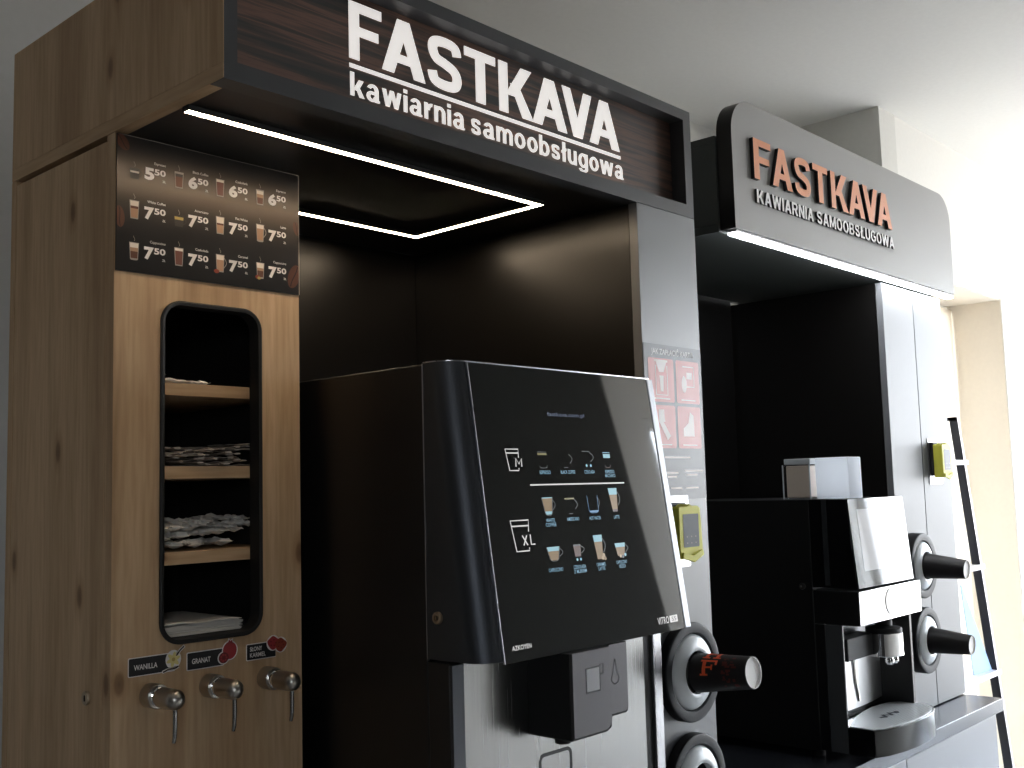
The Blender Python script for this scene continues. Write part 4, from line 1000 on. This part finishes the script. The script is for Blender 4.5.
wt = MB().box(X2, 3.1850, 1.0838, Y2B, .8074, ZC2, COUNTER)
alone(wt, 'worktop', 'dark slate worktop under the small coffee machine', 'worktop', (X2, 1.0838, .8074), bevel=.0008)
b2 = thing('base_cabinet', 'grey base cabinet under the slate worktop, right of the first kiosk', 'cabinet', (X2, 1.09, 0))
MB().box(X2, 3.1290, 1.1060, Y2B, .08, .8070, BLACKL).build('carcass', b2)
MB().box(X2, 3.1290, 1.13, Y2B, 0, .0795, BLACKM).build('plinth', b2)
MB().box(X2 + .001, 2.5225, 1.0870, 1.1055, .085, .8045, GREYL).build('door', b2, .001)
MB().box(2.5255, 3.1290, 1.0870, 1.1055, .085, .8045, GREYL).build('door', b2, .001)

# ---- second coffee machine
NX0, NX1 = 2.270, 2.607
GREYCH = mat('grey_cheek', (.075, .08, .085), .25)
BAYST = mat('bay_steel', (.78, .78, .79), .33, .9)
m2 = thing('coffee_machine', 'small black bean coffee machine with a bright tilted touchscreen on the slate worktop', 'coffee machine', (NX0, 1.0641, ZC2))
MB().box(NX0, NX1, 1.1718, 1.60, .8600, 1.4180, BLKMET).build('body', m2, .0015)
for fx in (NX0 + .04, NX1 - .04):
    for fy in (1.20, 1.56): MB().lathe([(0, 0), (.016, 0), (.016, .0182), (0, .0182)], (fx, fy, ZC2 + .0002), (0, 0, 1), RUBBER, 20).build('foot', m2)
SY = lambda z: 1.0619 + (z - 1.2323) * (.0154 / .1858)
mb = MB(); mb.prism([(1.1712, 1.4180), (SY(1.4180) + .004, 1.4180), (SY(1.2200) + .004, 1.2200), (1.1712, 1.2200)], NX0, NX1 - .04, GLOSSB, plane='yz'); hs = mb.build('screen_housing', m2, .001)
mb = MB(); mb.box(NX0 - .0012, NX0 - .0002, 1.128, 1.140, 1.226, 1.4170, RINGM); mb.build('side_strip', m2).parent = hs
sp = lambda u, v, w: (u, SY(v) + .004 - w, v)
mb = MB(sp); mb.box(NX0, NX1 - .04, 1.2215, 1.4175, .0003, .0040, GLASSB); sc_ = mb.build('touchscreen', m2)
mb = MB(sp); mb.flat([(2.3090, 1.2570), (2.5560, 1.2570), (2.5560, 1.3940), (2.3090, 1.3940)], .0044, E_PANEL); mb.build('display_area', m2).parent = sc_
fb = MB().box(NX0, NX1, 1.0641, 1.1712, 1.1400, 1.2150, BLKMET).build('front_block', m2, .0015)
MB().box(NX0 + .0004, NX1 - .0004, 1.0622, 1.0639, 1.1405, 1.2146, STEELX).build('front_plate', m2, .0006).parent = fb
MB().lathe([(0, .0016), (.0295, .0016), (.0300, .0012), (.0300, 0)], (2.4335, 1.0621, 1.1800), (0, -1, 0), WHITEA, 48).build('round_button', m2).parent = fb
# brewing bay: side cheek, polished back, right cheek
MB().box(NX0 + .0002, NX0 + .006, 1.1060, 1.1470, .8625, 1.1395, GREYCH).build('side_cheek', m2, .0008)
MB().box(NX0 + .0002, NX0 + .006, 1.1474, 1.1712, .8625, 1.1395, BLKMET).build('side_cheek', m2, .0008)
MB().box(NX1 - .012, NX1, 1.0900, 1.1712, .8625, 1.1395, BLKMET).build('side_cheek', m2, .0008)
mb = MB(); pts = [(NX0 + .006 + (NX1 - NX0 - .018) * i / 24, 1.1700 - .012 * sin(pi * i / 24)) for i in range(25)]
mb.loft([[(x, y, z) for x, y in pts] + [(x, 1.1716, z) for x, y in reversed(pts)] for z in (.930, 1.1395)], BAYST); mb.build('splash_back', m2)
hx, hy = 2.4700, 1.1000
bw = MB(); bw.lathe([(0, 0), (.040, 0), (.0425, .002), (.0425, .052), (.040, .054), (0, .054)], (hx, hy, 1.0510), (0, 0, 1), STEELX, 48)
bwo = bw.build('brew_head', m2)
bw = MB(); bw.lathe([(0, 0), (.041, 0), (.041, .010), (.020, .014), (.020, .034), (0, .034)], (hx, hy, 1.1052), (0, 0, 1), BLACKM, 40); bw.build('brew_cap', m2).parent = bwo
MB().box(NX0 + .030, hx - .020, hy + .010, 1.1560, 1.0560, 1.1050, BLACKM).build('brew_arm', m2, .002).parent = bwo
for k_, dx in enumerate((-.012, .014)):
    MB().lathe([(0, 0), (.006, .001), (.0095, .006), (.0095, .012), (.007, .0195)], (hx + dx, hy - .016, 1.0312), (0, 0, 1), CHROME, 24).build('nozzle', m2).parent = bwo
MB().tube([(hx - .105, hy + .03, 1.055), (hx - .105, hy + .028, 1.00), (hx - .108, hy + .02, .960)], [.006, .005, .004], CHROME, 14).build('steel_glint', m2)  # chrome tube standing in for a bright reflection in the bay steel
# drip tray
TP = [(2.2705, 1.0452), (2.30, 1.0300), (2.36, 1.0180), (2.42, 1.0120), (2.48, 1.0135), (2.535, 1.0200), (2.575, 1.0330), (2.600, 1.0480), (2.6065, 1.0600)]
back = [(2.6065, 1.1700), (2.2705, 1.1700)]
mb = MB(); mb.prism(TP + back, .8625, .9195, TRAYB, plane='xy'); dt = mb.build('drip_tray', m2, .0015)
inn = [(x + (.006 if x < 2.3 else -.006 if x > 2.58 else 0), y + .006) for x, y in TP]
gb = [(2.6005, 1.1180), (2.575, 1.1450), (2.50, 1.1530), (2.44, 1.1480), (2.36, 1.1330), (2.30, 1.1120), (2.2765, 1.1050)]
mb = MB(); mb.prism(inn + gb, .9197, .9215, GRIDM, plane='xy'); gr = mb.build('drip_grid', m2); gr.parent = dt
mb = MB(lambda u, v, w: (u, v, .9215 + w))
def inside(x, y):
    P = inn + gb; c = False
    for i in range(len(P)):
        (x1_, y1_), (x2_, y2_) = P[i], P[i - 1]
        if (y1_ > y) != (y2_ > y) and x < (x2_ - x1_) * (y - y1_) / (y2_ - y1_) + x1_: c = not c
    return c
for i in range(44):
    for j in range(20):
        x, y = 2.276 + i * .0076, 1.018 + j * .0072
        if all(inside(x + a_, y + b_) for a_ in (-.004, .004) for b_ in (-.004, .004)): mb.flat([(x - .0014, y - .0014), (x + .0014, y - .0014), (x + .0014, y + .0014), (x - .0014, y + .0014)], .0002, SLOT)
band(mb, [(2.395, 1.088), (2.412, 1.080), (2.424, 1.094), (2.440, 1.078), (2.452, 1.093), (2.468, 1.079), (2.482, 1.088)], .012, .0004, SLOT)
mb.build('grid_holes', m2).parent = gr
for (y0, y1, m_, nm, lab) in ((1.0715, 1.1510, MILKY, 'hopper', 'milky white hopper'), (1.1650, 1.2310, None, 'hopper', 'clear hopper of brown powder')):
    x0, x1, z0, z1 = NX0 + .004, NX0 + .070, 1.4183, 1.5120
    mb = MB()
    if m_:
        mb.prism([(y0, z0 + .001), (y1, z0 + .001), (y1 + .002, z1), (y0 + .001, z1)], x0, x1, m_, plane='yz'); mb.build(nm, m2, .002, lab)
    else:
        BROWNP = mat('brown_powder', (.80, .68, .58), .55)
        mb.box(x0 + .003, x1 - .003, y0 + .004, y1 - .004, z0 + .004, z1 - .016, BROWNP); hp = mb.build(nm, m2, .002, lab)
        MB().box(x0, x1, y0, y1 + .003, z0, z1 - .014, CLEAR).build('clear_wall', m2, .001).parent = hp
        MB().box(x0 + .002, x1 - .002, y0, y1, z1 - .0138, z1, FROST).build('lid', m2, .0015).parent = hp
        mb = MB(); [mb.tube([(x0 - .0008, yq, z0 + .001), (x0 - .0008, yq, z1 - .014)], .0018, FROST, 8) for yq in (y0 + .001, y1 + .002)]; mb.build('wall_edge', m2).parent = hp
lk = MB(); lk.lathe([(0, .002), (.004, .002), (.004, .004), (.0075, .004), (.0085, .002), (.0085, -.001)], (NX0 - .0003, 1.1952, 1.2227), (-1, 0, 0), CHROME, 24); lk.build('lock', m2)

# ---- ladder shelf and the card on it
ld = thing('ladder_shelf', 'leaning black ladder shelf with white boards beside the second kiosk', 'shelf', (3.70, 1.34, 0))
yl = lambda z: 1.336 + .0895 * z
for x in (3.700, 4.085):
    mb = MB(); mb.loft([[(x, yl(z), z), (x + .018, yl(z), z), (x + .018, yl(z) + .030, z), (x, yl(z) + .030, z)] for z in (.0, 1.684)], LADM)
    mb.box(x, x + .018, yl(1.684) + .0005, YP - .0006 if x < 4 else YP + .0, 1.670, 1.684, LADM)
    lg = mb.build('leg', ld, .0008)
    MB().loft([[(x + .002, yl(z) - .0015, z), (x + .016, yl(z) - .0015, z), (x + .016, yl(z) - .0002, z), (x + .002, yl(z) - .0002, z)] for z in (.005, 1.68)], WSHELF).build('edge_strip', ld).parent = lg
for z, dep in ((1.513, .085), (1.130, .13), (.755, .165), (.36, .19)):
    MB().box(3.690, 4.115, yl(z) - .006, min(yl(z) + dep, YP - .003), z - .009, z + .009, WSHELF).build('board', ld, .0015)
mb = MB(); zc = .7643
mb.loft([[(3.935, 1.432, zc), (4.075, 1.418, zc), (4.0755, 1.4205, zc), (3.9355, 1.4345, zc)], [(3.945, 1.462, 1.075), (3.955, 1.461, 1.075), (3.9555, 1.4635, 1.075), (3.9455, 1.4645, 1.075)]], PBLUE)
alone(mb, 'folded_card', 'pale blue triangular card standing on a white board of the ladder shelf', 'card', (4.0, 1.43, zc))

# ================================================================== LIGHT
w = bpy.data.worlds.new('sky'); SC.world = w; w.use_nodes = True
n = w.node_tree.nodes; l = w.node_tree.links; bg = n['Background']
tc = n.new('ShaderNodeTexCoord'); sx = n.new('ShaderNodeSeparateXYZ'); l.new(tc.outputs['Generated'], sx.inputs[0])
rp = ramp(n, [(.0, (.16, .15, .14)), (.47, (.30, .29, .28)), (.50, (.95, .97, 1.0)), (.62, (.80, .89, 1.0)), (1, (.55, .72, 1.0))])
mr = n.new('ShaderNodeMapRange'); mr.inputs['From Min'].default_value = -1; l.new(sx.outputs['Z'], mr.inputs['Value']); l.new(mr.outputs[0], rp.inputs[0])
l.new(rp.outputs[0], bg.inputs['Color']); bg.inputs['Strength'].default_value = 20
def portal(name, loc, sx_, sz_, normal):
    d_ = bpy.data.lights.new(name, 'AREA'); d_.shape = 'RECTANGLE'; d_.size = sx_; d_.size_y = sz_; d_.cycles.is_portal = True
    o = bpy.data.objects.new(name, d_); COL.objects.link(o); o.location = loc
    o.rotation_euler = Vector(normal).to_track_quat('-Z', 'Z').to_euler()
portal('window_portal', ((WF[0] + WF[1]) / 2, YFRONT - .21, (WF[2] + WF[3]) / 2), WF[1] - WF[0], WF[3] - WF[2], (0, 1, 0))
portal('window_portal', (XR + .31, (WR[0] + WR[1]) / 2, (WR[2] + WR[3]) / 2), WR[1] - WR[0], WR[3] - WR[2], (-1, 0, 0))
portal('window_portal', ((WFILL[0] + WFILL[1]) / 2, YFRONT - .21, (WFILL[2] + WFILL[3]) / 2), WFILL[1] - WFILL[0], WFILL[3] - WFILL[2], (0, 1, 0))  # portal for the added fill opening
portal('window_portal', ((RX0 + RX1) / 2, 2.31, (RZ0 + RZ1) / 2), RX1 - RX0, RZ1 - RZ0, (0, -1, 0))
SC.cycles.use_denoising = True
SC.cycles.max_bounces = 12; SC.cycles.diffuse_bounces = 8; SC.cycles.glossy_bounces = 5; SC.cycles.transparent_max_bounces = 8
SC.cycles.caustics_reflective = False; SC.cycles.caustics_refractive = False
vs = SC.view_settings; vs.view_transform = 'Standard'; vs.look = 'None'; vs.gamma = 1; vs.exposure = 0; vs.use_curve_mapping = False
for o in bpy.data.objects:
    if '_o' in o: del o['_o']
